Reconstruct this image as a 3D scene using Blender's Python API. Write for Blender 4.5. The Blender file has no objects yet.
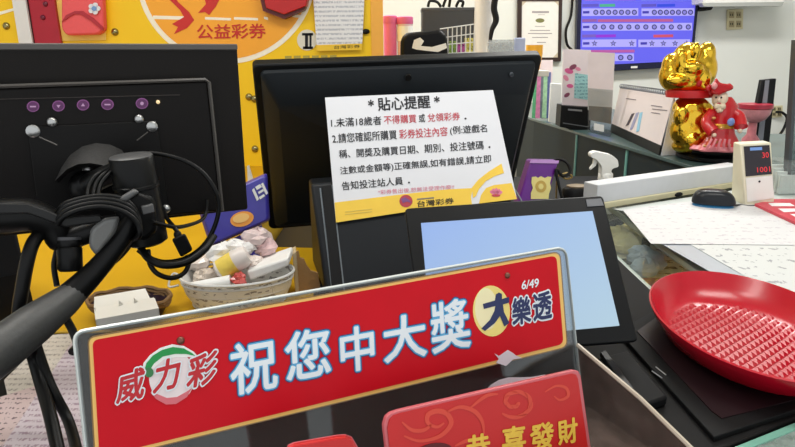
import bpy, bmesh, math, random
import numpy as np
from mathutils import Vector, Matrix

random.seed(4)
SC = bpy.context.scene
COL = SC.collection
PI = math.pi

# ------------------------------------------------------------------ camera
F, CX, CY, CZ = 620.0, 397.5, 223.5, 1.36
_d = np.array([420 - CX, -(2440 - CY), -F]); _d /= np.linalg.norm(_d)
_up = -_d; _f = np.array([0, 0, -1.0]); _y = _f - _up * _f.dot(_up); _y /= np.linalg.norm(_y)
RW = np.array([np.cross(_y, _up), _y, _up])            # camera -> world rotation
CAM = np.array([0.0, 0.0, CZ])
cam_data = bpy.data.cameras.new('camera'); cam = bpy.data.objects.new('camera', cam_data); COL.objects.link(cam)
cam_data.sensor_width = 36.0; cam_data.lens = 36.0 * F / 795.0; cam_data.clip_start = 0.02
mw = Matrix.Identity(4)
for i in range(3):
    for j in range(3): mw[i][j] = RW[i][j]
mw.translation = Vector(CAM); cam.matrix_world = mw
SC.camera = cam

# ------------------------------------------------------------------ world, lights, exposure
SC.view_settings.view_transform = 'Standard'; SC.view_settings.look = 'None'
SC.view_settings.exposure = 0.0; SC.view_settings.gamma = 1.0; SC.view_settings.use_curve_mapping = False
world = bpy.data.worlds.new('shop_daylight'); SC.world = world; world.use_nodes = True
bg = world.node_tree.nodes['Background']; bg.inputs[0].default_value = (0.93, 0.97, 1.0, 1); bg.inputs[1].default_value = 0.98
LAMPS = [(-0.7, 0.7), (0.75, 0.7), (-0.7, 2.6), (1.2, 2.6)]
for lx, ly in LAMPS:
    ld = bpy.data.lights.new('ceiling_lamp', 'AREA'); ld.shape = 'RECTANGLE'; ld.size = 1.1; ld.size_y = 0.28
    ld.energy = 11 if ly < 1.5 else 34; ld.color = (1.0, 0.985, 0.95)
    lo = bpy.data.objects.new('ceiling_lamp', ld); COL.objects.link(lo); lo.location = (lx, ly, 2.6)

# ------------------------------------------------------------------ pixel helpers
def ray(px, py):
    d = RW @ np.array([px - CX, -(py - CY), -F]); return d / np.linalg.norm(d)
def zp(px, py, Z):
    r = ray(px, py); return CAM + r * ((Z - CZ) / r[2])
def yp(px, py, Y):
    r = ray(px, py); return CAM + r * (Y / r[1])
class Plane:
    def __init__(s, o, yaw=0, lean=0):
        s.o = np.array(o, float); a, l = math.radians(yaw), math.radians(lean)
        s.u = np.array([math.cos(a), math.sin(a), 0]); s.b = np.array([-math.sin(a), math.cos(a), 0])
        s.v = np.array([0, 0, 1.0]) * math.cos(l) + s.b * math.sin(l)
        s.n = np.cross(s.u, s.v)
    def at(s, px, py, off=0.0):
        o = s.o + s.n * off; r = ray(px, py); return CAM + r * ((o - CAM).dot(s.n) / r.dot(s.n))
    def loc(s, a, b, c=0.0): return s.o + s.u * a + s.v * b + s.n * c
    def pts(s, pix, off=0.0): return [s.at(x, y, off) for x, y in pix]
def sideplane(o, n):
    p = Plane((0, 0, 0)); p.o = np.array(o, float); p.n = np.array(n, float) / np.linalg.norm(n); return p

# ------------------------------------------------------------------ materials
def lin(c):
    return tuple(((x / 255) / 12.92 if x / 255 <= 0.04045 else ((x / 255 + 0.055) / 1.055) ** 2.4) for x in c)
MATS = {}
def M(name, col=(128, 128, 128), rough=0.5, metal=0.0, var=0.06, scale=40.0, bump=0.0, emit=None, es=1.0, coat=0.0, spec=0.5, trans=0.0):
    if name in MATS: return MATS[name]
    m = bpy.data.materials.new(name); m.use_nodes = True; nt = m.node_tree; b = nt.nodes['Principled BSDF']
    c = lin(col)
    b.inputs['Roughness'].default_value = rough; b.inputs['Metallic'].default_value = metal
    b.inputs['Specular IOR Level'].default_value = spec if max(col) > 60 else 0.22      # dull dark plastics
    b.inputs['Coat Weight'].default_value = coat; b.inputs['Coat Roughness'].default_value = 0.08
    b.inputs['Transmission Weight'].default_value = trans
    tc = nt.nodes.new('ShaderNodeTexCoord'); nz = nt.nodes.new('ShaderNodeTexNoise')
    nz.inputs['Scale'].default_value = scale; nz.inputs['Detail'].default_value = 4
    nt.links.new(tc.outputs['Object'], nz.inputs['Vector'])
    mx = nt.nodes.new('ShaderNodeMix'); mx.data_type = 'RGBA'
    mx.inputs['A'].default_value = (*[x * (1 - var) for x in c], 1); mx.inputs['B'].default_value = (*[min(1, x * (1 + var)) for x in c], 1)
    nt.links.new(nz.outputs['Fac'], mx.inputs['Factor']); nt.links.new(mx.outputs['Result'], b.inputs['Base Color'])
    if bump:
        bp = nt.nodes.new('ShaderNodeBump'); bp.inputs['Strength'].default_value = bump; bp.inputs['Distance'].default_value = 0.002
        nt.links.new(nz.outputs['Fac'], bp.inputs['Height']); nt.links.new(bp.outputs['Normal'], b.inputs['Normal'])
    if emit:
        b.inputs['Emission Color'].default_value = (*lin(emit), 1); b.inputs['Emission Strength'].default_value = es
    MATS[name] = m
    return m
def Mpane(name, tint=(235, 245, 242), gloss=0.12, rough=0.03, body=0.0, bodycol=(220, 220, 220), refl=0.9):
    """thin clear pane: transparent with a fresnel gloss and a little haze"""
    if name in MATS: return MATS[name]
    m = bpy.data.materials.new(name); m.use_nodes = True; nt = m.node_tree
    for n in list(nt.nodes): nt.nodes.remove(n)
    out = nt.nodes.new('ShaderNodeOutputMaterial'); tr = nt.nodes.new('ShaderNodeBsdfTransparent'); gl = nt.nodes.new('ShaderNodeBsdfGlossy')
    tr.inputs[0].default_value = (*lin(tint), 1); gl.inputs['Roughness'].default_value = rough
    fr = nt.nodes.new('ShaderNodeFresnel'); fr.inputs['IOR'].default_value = 1.45
    ad = nt.nodes.new('ShaderNodeMath'); ad.operation = 'MULTIPLY_ADD'; ad.inputs[1].default_value = refl; ad.inputs[2].default_value = gloss * 0.2
    nt.links.new(fr.outputs[0], ad.inputs[0])
    mx = nt.nodes.new('ShaderNodeMixShader'); nt.links.new(ad.outputs[0], mx.inputs[0]); nt.links.new(tr.outputs[0], mx.inputs[1]); nt.links.new(gl.outputs[0], mx.inputs[2])
    last = mx
    if body > 0:
        df = nt.nodes.new('ShaderNodeBsdfDiffuse'); df.inputs[0].default_value = (*lin(bodycol), 1)
        tc = nt.nodes.new('ShaderNodeTexCoord'); nz = nt.nodes.new('ShaderNodeTexNoise'); nz.inputs['Scale'].default_value = 60; nz.inputs['Detail'].default_value = 6
        nt.links.new(tc.outputs['Object'], nz.inputs['Vector'])
        ml = nt.nodes.new('ShaderNodeMath'); ml.operation = 'MULTIPLY'; ml.inputs[1].default_value = body * 2; nt.links.new(nz.outputs['Fac'], ml.inputs[0])
        m2 = nt.nodes.new('ShaderNodeMixShader'); nt.links.new(ml.outputs[0], m2.inputs[0]); nt.links.new(mx.outputs[0], m2.inputs[1]); nt.links.new(df.outputs[0], m2.inputs[2]); last = m2
    nt.links.new(last.outputs[0], out.inputs[0]); MATS[name] = m
    return m
def Mprint(name, paper=(235, 235, 235), ink=(120, 120, 125), rows=14, thr=0.52, cols=30, axis='Y', rough=0.6):
    """paper with rows of illegible small print"""
    if name in MATS: return MATS[name]
    m = bpy.data.materials.new(name); m.use_nodes = True; nt = m.node_tree; b = nt.nodes['Principled BSDF']; b.inputs['Roughness'].default_value = rough
    tc = nt.nodes.new('ShaderNodeTexCoord'); sx = nt.nodes.new('ShaderNodeSeparateXYZ'); nt.links.new(tc.outputs['Generated'], sx.inputs[0])
    def math_(op, a, v=None, w=None):
        n = nt.nodes.new('ShaderNodeMath'); n.operation = op
        nt.links.new(a, n.inputs[0])
        if v is not None:
            if hasattr(v, 'name'): nt.links.new(v, n.inputs[1])
            else: n.inputs[1].default_value = v
        return n.outputs[0]
    row = math_('MULTIPLY', sx.outputs[axis], rows); fr = math_('FRACT', row); inrow = math_('GREATER_THAN', fr, 0.55)
    nz = nt.nodes.new('ShaderNodeTexNoise'); nz.inputs['Scale'].default_value = 1.0; nz.inputs['Detail'].default_value = 3
    cb = nt.nodes.new('ShaderNodeCombineXYZ')
    nt.links.new(math_('MULTIPLY', sx.outputs['X'], cols), cb.inputs[0]); nt.links.new(math_('FLOOR', row), cb.inputs[1])
    nt.links.new(math_('MULTIPLY', fr, 2.0), cb.inputs[2]); nt.links.new(cb.outputs[0], nz.inputs['Vector'])
    on = math_('GREATER_THAN', nz.outputs['Fac'], thr); k = math_('MULTIPLY', inrow, on)
    mx = nt.nodes.new('ShaderNodeMix'); mx.data_type = 'RGBA'; mx.inputs['A'].default_value = (*lin(paper), 1); mx.inputs['B'].default_value = (*lin(ink), 1)
    nt.links.new(k, mx.inputs['Factor']); nt.links.new(mx.outputs['Result'], b.inputs['Base Color']); MATS[name] = m
    return m

# ------------------------------------------------------------------ geometry builders: (verts, faces)
def join(*gs):
    V, Fc = [], []
    for v, f in gs:
        k = len(V); V += [np.array(p, float) for p in v]; Fc += [tuple(i + k for i in q) for q in f]
    return V, Fc
def prism(poly, vec):
    n = len(poly); vec = np.array(vec, float)
    V = [np.array(p, float) for p in poly] + [np.array(p, float) + vec for p in poly]
    return V, [tuple(range(n)), tuple(range(2 * n - 1, n - 1, -1))] + [((i + 1) % n, i, n + i, n + (i + 1) % n) for i in range(n)]
def loft(rings, close=True):
    V, Fc = [], []; n = len(rings[0])
    for r in rings: V += [np.array(p, float) for p in r]
    for k in range(len(rings) - 1):
        for i in range(n):
            j = (i + 1) % n; Fc.append((k * n + i, k * n + j, (k + 1) * n + j, (k + 1) * n + i))
    if close: Fc += [tuple(range(n - 1, -1, -1)), tuple((len(rings) - 1) * n + i for i in range(n))]
    return V, Fc
def boxv(o, a, b, c):
    o, a, b, c = [np.array(x, float) for x in (o, a, b, c)]
    return prism([o, o + a, o + a + b, o + b], c)
def box(x0, x1, y0, y1, z0, z1): return boxv((x0, y0, z0), (x1 - x0, 0, 0), (0, y1 - y0, 0), (0, 0, z1 - z0))
def spline(pts, n=6, closed=False):
    P = [np.array(p, float) for p in pts]; N = len(P); out = []
    g = (lambda i: P[i % N]) if closed else (lambda i: P[max(0, min(N - 1, i))])
    for i in range(N if closed else N - 1):
        a, b, c, d = g(i - 1), g(i), g(i + 1), g(i + 2)
        for k in range(n):
            t = k / n
            out.append(0.5 * ((2 * b) + (-a + c) * t + (2 * a - 5 * b + 4 * c - d) * t * t + (-a + 3 * b - 3 * c + d) * t ** 3))
    if not closed: out.append(P[-1])
    return out
def tube(path, r, seg=8, closed=False, flat=1.0):
    P = [np.array(p, float) for p in path]; N = len(P); R_ = r if hasattr(r, '__len__') else [r] * N
    if len(R_) != N: R_ = list(np.interp(np.linspace(0, 1, N), np.linspace(0, 1, len(R_)), R_))
    rings = []; prev = None
    for i in range(N):
        t = (P[(i + 1) % N] - P[i - 1]) if (closed or 0 < i < N - 1) else (P[1] - P[0] if i == 0 else P[-1] - P[-2])
        t = t / (np.linalg.norm(t) + 1e-12)
        if prev is None:
            a = np.array([0, 0, 1.0]) if abs(t[2]) < 0.9 else np.array([1.0, 0, 0])
            prev = np.cross(t, a)
        s = prev - t * prev.dot(t); s /= np.linalg.norm(s); prev = s; w = np.cross(t, s)
        rings.append([P[i] + (s * math.cos(2 * PI * k / seg) + w * flat * math.sin(2 * PI * k / seg)) * R_[i] for k in range(seg)])
    if closed: rings.append(rings[0])
    return loft(rings, not closed)
def lathe(prof, o, seg=24, sx=1.0, sy=1.0, ang=0.0, axis=None, fold=None):
    o = np.array(o, float); ca, sa = math.cos(ang), math.sin(ang); rings = []
    if axis is not None:
        ax = np.array(axis, float); ax /= np.linalg.norm(ax)
        h = np.array([1.0, 0, 0]) if abs(ax[0]) < 0.9 else np.array([0, 1.0, 0])
        e1 = np.cross(ax, h); e1 /= np.linalg.norm(e1); e2 = np.cross(ax, e1)
    for r, z in prof:
        ring = []
        for k in range(seg):
            t = 2 * PI * k / seg; rr = r * (1 if fold is None else fold(t, z)); x, y = rr * sx * math.cos(t), rr * sy * math.sin(t)
            if axis is None: ring.append(o + np.array([x * ca - y * sa, x * sa + y * ca, z]))
            else: ring.append(o + e1 * x + e2 * y + ax * z)
        rings.append(ring)
    return loft(rings)
def ball(c, rx, ry, rz, seg=16, rg=10, ang=0.0):
    prof = [(math.sin(PI * (k + 0.02) / (rg + 0.04)), -math.cos(PI * (k + 0.02) / (rg + 0.04)) * rz) for k in range(rg + 1)]
    return lathe(prof, c, seg, rx, ry, ang)
def ellpix(cx, cy, rx, ry, n=24, tilt=0.0):
    c, s = math.cos(tilt), math.sin(tilt)
    return [(cx + rx * math.cos(2 * PI * k / n) * c - ry * math.sin(2 * PI * k / n) * s, cy + rx * math.cos(2 * PI * k / n) * s + ry * math.sin(2 * PI * k / n) * c) for k in range(n)][::-1]
def roundpix(pix, r, n=5):
    out = []; N = len(pix); P = [np.array(p, float) for p in pix]
    for i in range(N):
        a, b, c = P[i - 1], P[i], P[(i + 1) % N]
        d1 = (a - b) / np.linalg.norm(a - b); d2 = (c - b) / np.linalg.norm(c - b); rr = min(r, np.linalg.norm(a - b) * 0.45, np.linalg.norm(c - b) * 0.45)
        for k in range(n + 1):
            t = k / n; q = (b + d1 * rr) * (1 - t) ** 2 + 2 * b * t * (1 - t) + (b + d2 * rr) * t * t; out.append(tuple(q))
    return out
def pslab(pl, pix, th=0.001, off=0.0):
    """slab on a plane: front outline seen at the pixels, thickness going back"""
    return prism(pl.pts(pix, off), -pl.n * th)

# ------------------------------------------------------------------ objects
ORG = {}
def _mesh(name, geo, mat, org, bev=0.0, smooth=False, seg=2):
    V, Fc = geo; me = bpy.data.meshes.new(name)
    me.from_pydata([tuple(np.array(v) - org) for v in V], [], [list(f) for f in Fc])
    bm = bmesh.new(); bm.from_mesh(me); bmesh.ops.recalc_face_normals(bm, faces=bm.faces); bm.to_mesh(me); bm.free()
    me.materials.append(mat)
    if smooth: me.shade_smooth()
    o = bpy.data.objects.new(name, me); COL.objects.link(o)
    if bev:
        md = o.modifiers.new('edge', 'BEVEL'); md.width = bev; md.segments = seg; md.limit_method = 'ANGLE'; md.angle_limit = math.radians(35)
        me.shade_smooth(); md.harden_normals = False
        try: me.set_sharp_from_angle(angle=math.radians(40))
        except Exception: pass
    elif smooth:
        try: me.set_sharp_from_angle(angle=math.radians(50))
        except Exception: pass
    return o
def props(o, label, cat, group=None, kind=None):
    if label: o['label'] = label
    if cat: o['category'] = cat
    if group: o['group'] = group
    if kind: o['kind'] = kind
def thing(name, label, cat, base, group=None, kind=None):
    o = bpy.data.objects.new(name, None); COL.objects.link(o); o.empty_display_size = 0.02
    o.location = tuple(base); ORG[o.name] = np.array(base, float); props(o, label, cat, group, kind); return o
def part(name, geo, mat, parent, bev=0.0, smooth=False, label=None, kind=None):
    org = ORG[parent.name]; o = _mesh(name, geo, mat, org, bev, smooth); o.parent = parent; ORG[o.name] = org
    props(o, label, None, None, kind); return o
def solo(name, geo, mat, label, cat, bev=0.0, smooth=False, group=None, kind=None):
    V = np.array(geo[0]); org = np.array([(V[:, 0].min() + V[:, 0].max()) / 2, (V[:, 1].min() + V[:, 1].max()) / 2, V[:, 2].min()])
    o = _mesh(name, geo, mat, org, bev, smooth); o.location = tuple(org); ORG[o.name] = org; props(o, label, cat, group, kind); return o
def struct(name, geo, mat, label=None):
    o = solo(name, geo, mat, label, None); o['kind'] = 'structure'; return o

# ------------------------------------------------------------------ lettering
_TC = {}
def glyphs(body, offset=0.0, res=3, shear=0.0):
    k = (body, offset, res, shear)
    if k in _TC: return _TC[k]
    cu = bpy.data.curves.new('glyphs', 'FONT'); cu.body = body; cu.offset = offset; cu.resolution_u = res; cu.shear = shear
    ob = bpy.data.objects.new('glyphs', cu); COL.objects.link(ob); bpy.context.view_layer.update()
    me = bpy.data.meshes.new_from_object(ob.evaluated_get(bpy.context.evaluated_depsgraph_get()))
    V = np.array([v.co[:2] for v in me.vertices]).reshape(-1, 2); Fc = [tuple(p.vertices) for p in me.polygons]
    bpy.data.objects.remove(ob); bpy.data.curves.remove(cu); bpy.data.meshes.remove(me)
    _TC[k] = (V, Fc); return _TC[k]
def letter(parent, body, pl, quad, mat, off=0.0004, bold=0.0, shear=0.0, name='lettering', res=3):
    V0, F0 = glyphs(body, 0.0, res, shear); lo, hi = V0.min(0), V0.max(0)
    n = 0 if bold <= 0 else (12 if bold > 0.03 else 6)
    sh = [(0.0, 0.0)] + [(bold * math.cos(2 * PI * k / n), bold * math.sin(2 * PI * k / n)) for k in range(n)]
    a, b, c, d = [np.array(q, float) for q in quad]      # TL TR BR BL
    P, Fc = [], []
    for k, (dx, dy) in enumerate(sh):                    # thickened by overlaid shifted copies
        S = (V0 + np.array([dx, dy]) - lo) / (hi - lo); i0 = len(P)
        for s, t in S:
            q = (d * (1 - s) + c * s) * (1 - t) + (a * (1 - s) + b * s) * t
            P.append(pl.at(q[0], q[1], off + 0.000004 * k))
        Fc += [tuple(i + i0 for i in f) for f in F0]
    return part(name, (P, Fc), mat, parent)
def wid(s): return sum(1.0 if ord(c) > 0x2000 else (0.32 if c in '.,:!*()' else 0.58) for c in s)
def runs(parent, parts, pl, quad, off=0.0004, bold=0.0):
    tot = sum(wid(s) for s, m in parts); a, b, c, d = [np.array(q, float) for q in quad]; t = 0
    for s, m in parts:
        t2 = t + wid(s) / tot; e = 0.15 / tot
        f0, f1 = t + e, t2 - e
        letter(parent, s, pl, (a + (b - a) * f0, a + (b - a) * f1, d + (c - d) * f1, d + (c - d) * f0), m, off, bold); t = t2

# ================================================================== MATERIAL PALETTE
BLK = M('black_plastic', (15, 15, 16), 0.45, bump=0.05, scale=400)
BLKG = M('black_gloss', (7, 7, 8), 0.35)
BLKR = M('rubber_black', (20, 20, 20), 0.55)
WHT = M('white_plastic', (232, 232, 228), 0.4)
PAPER = M('white_paper', (240, 240, 238), 0.7, var=0.02)
INK = M('dark_ink', (38, 38, 42), 0.6)
INKR = M('red_ink', (190, 60, 75), 0.6)
RED = M('sign_red', (208, 10, 30), 0.45, var=0.08, scale=25, spec=0.2)
GOLDL = M('gold_line', (250, 200, 110), 0.4)
YEL = M('board_yellow', (250, 205, 6), 0.5, var=0.03, scale=8)
STEEL = M('brushed_steel', (190, 190, 188), 0.3, 0.9)
ACR = Mpane('clear_acrylic', (226, 228, 228), 0.1, 0.05, 0.012, (225, 225, 225))
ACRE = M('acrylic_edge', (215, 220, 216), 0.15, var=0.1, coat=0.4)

# ================================================================== ROOM
WALLM = M('white_wall_paint', (222, 224, 219), 0.75, var=0.04, scale=3)
WB = 3.9
struct('floor', box(-2.6, 3.0, -1.6, 4.0, -0.1, 0.0), M('floor_tile_grey', (165, 160, 150), 0.35, scale=3), 'grey tiled shop floor')
struct('wall_back', box(-2.6, 3.0, WB, WB + 0.1, 0, 2.75), WALLM, 'white painted wall behind the television')
struct('wall_left', box(-2.6, -2.5, -0.2, WB, 0, 2.75), WALLM, 'white painted side wall')
struct('wall_right', box(2.9, 3.0, -0.2, WB, 0, 2.75), WALLM, 'white painted side wall beyond the statue')
struct('ceiling', box(-2.6, 3.0, -0.6, 4.0, 2.75, 2.85), M('ceiling_white', (235, 235, 232), 0.8))
for i, (lx, ly) in enumerate(LAMPS):
    t = thing('ceiling_light', 'long white fluorescent ceiling light above the counter', 'ceiling light', (lx, ly, 2.63), 'ceiling lights')
    part('housing', box(lx - 0.62, lx + 0.62, ly - 0.17, ly + 0.17, 2.66, 2.75), WHT, t, 0.005)
    part('diffuser', box(lx - 0.58, lx + 0.58, ly - 0.14, ly + 0.14, 2.63, 2.66), M('lamp_diffuser', (250, 250, 245), 0.5, emit=(255, 250, 240), es=2.0), t)

# ------------------------------------------------------------------ counters
DARKTOP = M('dark_counter_laminate', (17, 16, 16), 0.75, var=0.12, scale=90)
def flat(poly, z0, z1): return prism([(x, y, z1) for x, y in poly], (0, 0, z0 - z1))
cnt = thing('service_counter', 'dark laminate service counter carrying the red lottery sign', 'counter', (0, 0.6, 0))
CP = [(-1.0, 0.28), (0.25, 0.28), (0.296, 0.497), (0.72, 0.70), (0.72, 0.79), (0.39, 0.79), (0.39, 1.15), (-0.125, 1.15), (-0.125, 0.76), (-1.0, 0.76)]
part('counter_top', flat(CP, 0.97, 1.0), DARKTOP, cnt, 0.002)
part('counter_body', flat([(-0.98, 0.30), (0.235, 0.30), (0.28, 0.51), (0.70, 0.71), (0.70, 0.78), (0.37, 0.78), (0.37, 1.13), (-0.11, 1.13), (-0.11, 0.74), (-0.98, 0.74)], 0, 0.97), M('counter_body_grey', (70, 66, 64), 0.6), cnt)
ydk = thing('side_desk', 'yellow topped desk behind the wire basket and white carton', 'desk', (-0.7, 1.4, 0))
YP = [(-1.5, 0.765), (-0.13, 0.765), (-0.13, 1.12), (-0.31, 1.14), (-0.31, 2.06), (-1.5, 2.06)]
part('desk_top', flat(YP, 0.975, 1.0), M('desk_yellow', (208, 162, 14), 0.5, var=0.05, scale=10), ydk, 0.002)
part('desk_body', flat([(-1.48, 0.785), (-0.15, 0.785), (-0.15, 1.10), (-0.33, 1.12), (-0.33, 2.04), (-1.48, 2.04)], 0, 0.975), M('desk_body_yellow', (205, 165, 30), 0.6), ydk)
ldk = thing('staff_desk', 'low black staff desk behind the slanted terminal', 'desk', (0.1, 1.7, 0))
part('desk_top', flat([(-0.29, 1.16), (0.38, 1.16), (0.38, 1.455), (0.80, 1.675), (0.775, 1.71), (0.70, 2.13), (-0.29, 2.13)], 0.905, 0.93), M('staff_desk_black', (30, 31, 33), 0.5), ldk, 0.002)
part('desk_body', flat([(-0.27, 1.18), (0.36, 1.18), (0.36, 1.465), (0.77, 1.68), (0.755, 1.71), (0.68, 2.11), (-0.27, 2.11)], 0, 0.905), M('staff_desk_body', (34, 35, 36), 0.6), ldk)

# glass counter with things under the pane
gc = thing('glass_counter', 'glass topped showcase under the printed sheets and mouse', 'showcase', (0.9, 1.2, 0))
GP = [(0.40, 0.80), (1.5, 0.80), (1.5, 1.685), (0.89, 1.685), (0.40, 1.445)]
part('glass_top', flat(GP, 0.992, 1.0), Mpane('counter_glass', (244, 248, 246), 0.05, 0.1, 0.0, (200, 215, 210), 0.14), gc)
part('cabinet_body', flat(GP, 0, 0.90), M('cabinet_beige', (206, 200, 182), 0.6), gc)
for a, b in [((0.405, 0.81), (0.405, 1.43)), ((0.41, 0.805), (1.49, 0.805)), ((0.52, 0.81), (0.52, 1.47))]:
    part('frame_rail', tube([(*a, 0.982), (*b, 0.982)], 0.007, 6), M('aluminium_rail', (200, 202, 200), 0.35, 0.6), gc)
for (x, y) in [(0.41, 0.81), (1.49, 0.81), (1.49, 1.67), (0.41, 1.43)]:
    part('corner_post', box(x - 0.008, x + 0.008, y - 0.008, y + 0.008, 0.90, 0.985), MATS['aluminium_rail'], gc)
# things lying inside the showcase
def G(px, py, z=0.905): return zp(px, py, z)
def crumple(c, r, n=12, m=8, amp=0.3):
    v, f = ball((0, 0, 0), r, r * 0.9, r * 0.75, n, m); return [np.array(c) + p * (1 + amp * (random.random() - 0.6)) for p in v], f
solo('folded_cloth', join(*[crumple(G(x, y, 0.926), 0.033) for x, y in [(618, 236), (627, 243), (632, 232)]]), M('cream_cloth', (224, 208, 150), 0.8), 'crumpled cream cloth under the showcase glass', 'cloth')
rc = G(631, 266, 0.91)
solo('wire_ring', join(*[tube([rc + np.array([(0.03 - 0.012 * k) * math.cos(t * PI / 12), (0.036 - 0.014 * k) * math.sin(t * PI / 12), 0]) for t in range(24)], 0.005, 6, True) for k in range(2)]), BLKR, 'black ring coil lying under the showcase glass', 'ring', smooth=True)
solo('wrapping_tissue', join(*[crumple(G(x, y, 0.924), 0.031) for x, y in [(642, 256), (651, 262), (645, 268)]]), M('blue_tissue', (165, 178, 195), 0.7), 'pale blue crumpled tissue under the showcase glass', 'tissue')
def cardg(name, pix, z, mat, lab, cat): return solo(name, prism([zp(x, y, z) for x, y in pix], (0, 0, -0.002)), mat, lab, cat)
cardg('price_card', [(650, 244), (690, 246), (694, 276), (652, 280)], 0.912, Mprint('price_card_print', (200, 198, 190), (70, 60, 60), 6, 0.5, 12), 'printed price card under the showcase glass', 'card')
cardg('dark_cloth', [(634, 232), (660, 244), (668, 262), (640, 258)], 0.906, M('cloth_dark', (52, 56, 54), 0.8), 'dark green cloth under the showcase glass', 'cloth')
cardg('cream_leaflet', [(672, 240), (700, 246), (716, 266), (690, 262)], 0.908, M('leaflet_cream', (206, 198, 160), 0.6), 'plain cream leaflet under the showcase glass', 'leaflet')
cardg('wooden_strip', [(618, 279), (705, 276), (708, 287), (620, 290)], 0.925, M('red_brown_wood', (112, 44, 38), 0.5), 'reddish brown wooden strip under the showcase glass', 'strip')
w_ = G(645, 290, 0.94)
solo('paper_box', box(w_[0] - 0.02, w_[0] + 0.02, w_[1] - 0.012, w_[1] + 0.014, 0.901, 0.94), WHT, 'small white box under the showcase glass', 'box', 0.002)
# near glass case in front of the mat
fg = thing('front_showcase', 'clear showcase with green edged glass in front of the red oval tray', 'showcase', (0.45, 0.45, 0))
FP = [(0.300, 0.492), (0.272, 0.33), (0.9, 0.33), (0.9, 0.775)]
part('glass_top', flat(FP, 0.991, 1.0), Mpane('front_case_glass', (205, 232, 222), 0.4, 0.06, 0.32, (205, 218, 214)), fg)
part('glass_edge', flat([(0.3005, 0.4935), (0.304, 0.487), (0.903, 0.770), (0.900, 0.7765)], 0.990, 1.0012), M('green_glass_edge', (120, 178, 160), 0.15, coat=0.5), fg)
part('cabinet_body', flat([(0.31, 0.485), (0.29, 0.34), (0.88, 0.34), (0.88, 0.755)], 0, 0.95), M('front_case_grey', (150, 156, 152), 0.5), fg)

# rear glass cabinet (statue, calendar and cards on top)
ZB = 1.04
RC = thing('rear_cabinet', 'dark sided cabinet with green glass top below the gold statue', 'cabinet', (1.2, 2.6, 0))
RP = [(0.826, 1.705), (1.9, 1.705), (1.9, 2.30), (1.36, 2.36), (1.10, 3.88), (0.60, 3.88), (0.645, 2.98)]
part('cabinet_body', flat([(0.838, 1.715), (1.89, 1.715), (1.89, 2.29), (1.35, 2.35), (1.09, 3.87), (0.612, 3.87), (0.657, 2.98)], 0, ZB - 0.010), M('cabinet_slate', (36, 44, 46), 0.5, var=0.15, scale=5), RC)
part('glass_top', flat(RP, ZB - 0.010, ZB), M('smoked_green_glass', (62, 84, 82), 0.3, coat=0.4), RC, 0.001)
def seam(px):
    a = np.array([0.838, 1.715]); b = np.array([0.657, 2.98]); r = ray(px, 160)
    t = (r[0] * a[1] - r[1] * a[0]) / (r[0] * (a[1] - b[1]) - r[1] * (a[0] - b[0])); return a + (b - a) * t
for px in (626, 575):
    s = seam(px); part('panel_seam', boxv((s[0] - 0.004, s[1], 0.5), (0.004, 0, 0), (0.002, -0.012, 0), (0, 0, ZB - 0.515)), M('teal_seam', (110, 165, 155), 0.2), RC)

# ------------------------------------------------------------------ yellow poster board
YB = 2.0
PB = Plane((0, YB, 1.2))
bd = thing('poster_board', 'yellow lottery poster board with an orange disc and red ribbons', 'poster board', (-0.7, YB, 1.0))
part('board_panel', box(-1.5, yp(371, 20, YB)[0], YB, YB + 0.025, 1.0, 2.2), YEL, bd)
part('edge_strip', box(yp(371, 20, YB)[0], yp(383, 20, YB)[0], YB - 0.004, YB + 0.03, 1.0, 2.2), M('edge_orange', (247, 178, 70), 0.5), bd)
ORG_ = M('disc_orange', (250, 172, 46), 0.5, var=0.05, scale=5); WBAND = M('white_band', (250, 244, 225), 0.5)
part('disc_ring', pslab(PB, ellpix(226, -26, 90, 90, 72), 0.0015, 0.0016), WBAND, bd)
dsc = part('orange_disc', pslab(PB, ellpix(226, -26, 85, 85, 72), 0.001, 0.0024), ORG_, bd)
for a, b, y0, y1 in [(153, 192, 15.5, 19), (205, 231, 17, 19.5), (234, 258, 17, 19.5), (264, 268, 16.5, 19), (292, 300, 14, 17)]:
    part('white_bar', pslab(PB, [(a, y0), (b, y0 + 1), (b, y1 + 1), (a, y1)], 0.0006, 0.003), WBAND, bd)
RIB = M('ribbon_red', (205, 38, 30), 0.45)
for pg in [[(160, -12), (168, -12), (178, 2), (189, 12), (194, 20), (187, 28), (174, 34), (178, 27), (172, 24), (184, 17), (180, 10), (170, 0)],
           [(203, -6), (222, -6), (216, 6), (209, 15), (205, 12), (198, 13), (206, 4)]]:
    part('ribbon', pslab(PB, pg, 0.0008, 0.0042), RIB, bd)
letter(bd, '公益彩券', PB, [(197, 24.5), (265, 23.5), (266, 38), (197, 39)], M('text_red', (200, 40, 30), 0.5), 0.0046, 0.012)
for pg in [[(-40, 5), (12, -6), (12, -3), (-40, 10)], [(-40, 22), (14, 8), (14.5, 10.5), (-40, 27)]]:
    part('white_band', pslab(PB, pg, 0.0006, 0.0015), WBAND, bd)
part('bank_mark_disc', pslab(PB, ellpix(307, 40, 10, 10.5), 0.0008, 0.002), M('pale_grey_disc', (226, 222, 205), 0.5), bd)
mk = MATS['dark_ink']
for x0, x1, y0, y1 in [(305, 308, 34, 49), (309.5, 311.5, 33, 49), (302, 313, 33, 35.5), (303, 313, 46.5, 49)]:
    part('bank_mark_bar', pslab(PB, [(x0, y0), (x1, y0), (x1, y1), (x0, y1)], 0.0004, 0.003), mk, bd)
for q in range(6): part('small_mark', pslab(PB, [(285 + 9 * q, 56 - 0.15 * q), (291.5 + 9 * q, 55.8 - 0.15 * q), (291.5 + 9 * q, 60.5), (285 + 9 * q, 60.7)], 0.0004, 0.002), M('grey_ink', (176, 160, 70), 0.6), bd)
STUD = M('rivet_steel', (150, 140, 95), 0.25, 0.9)
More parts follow.
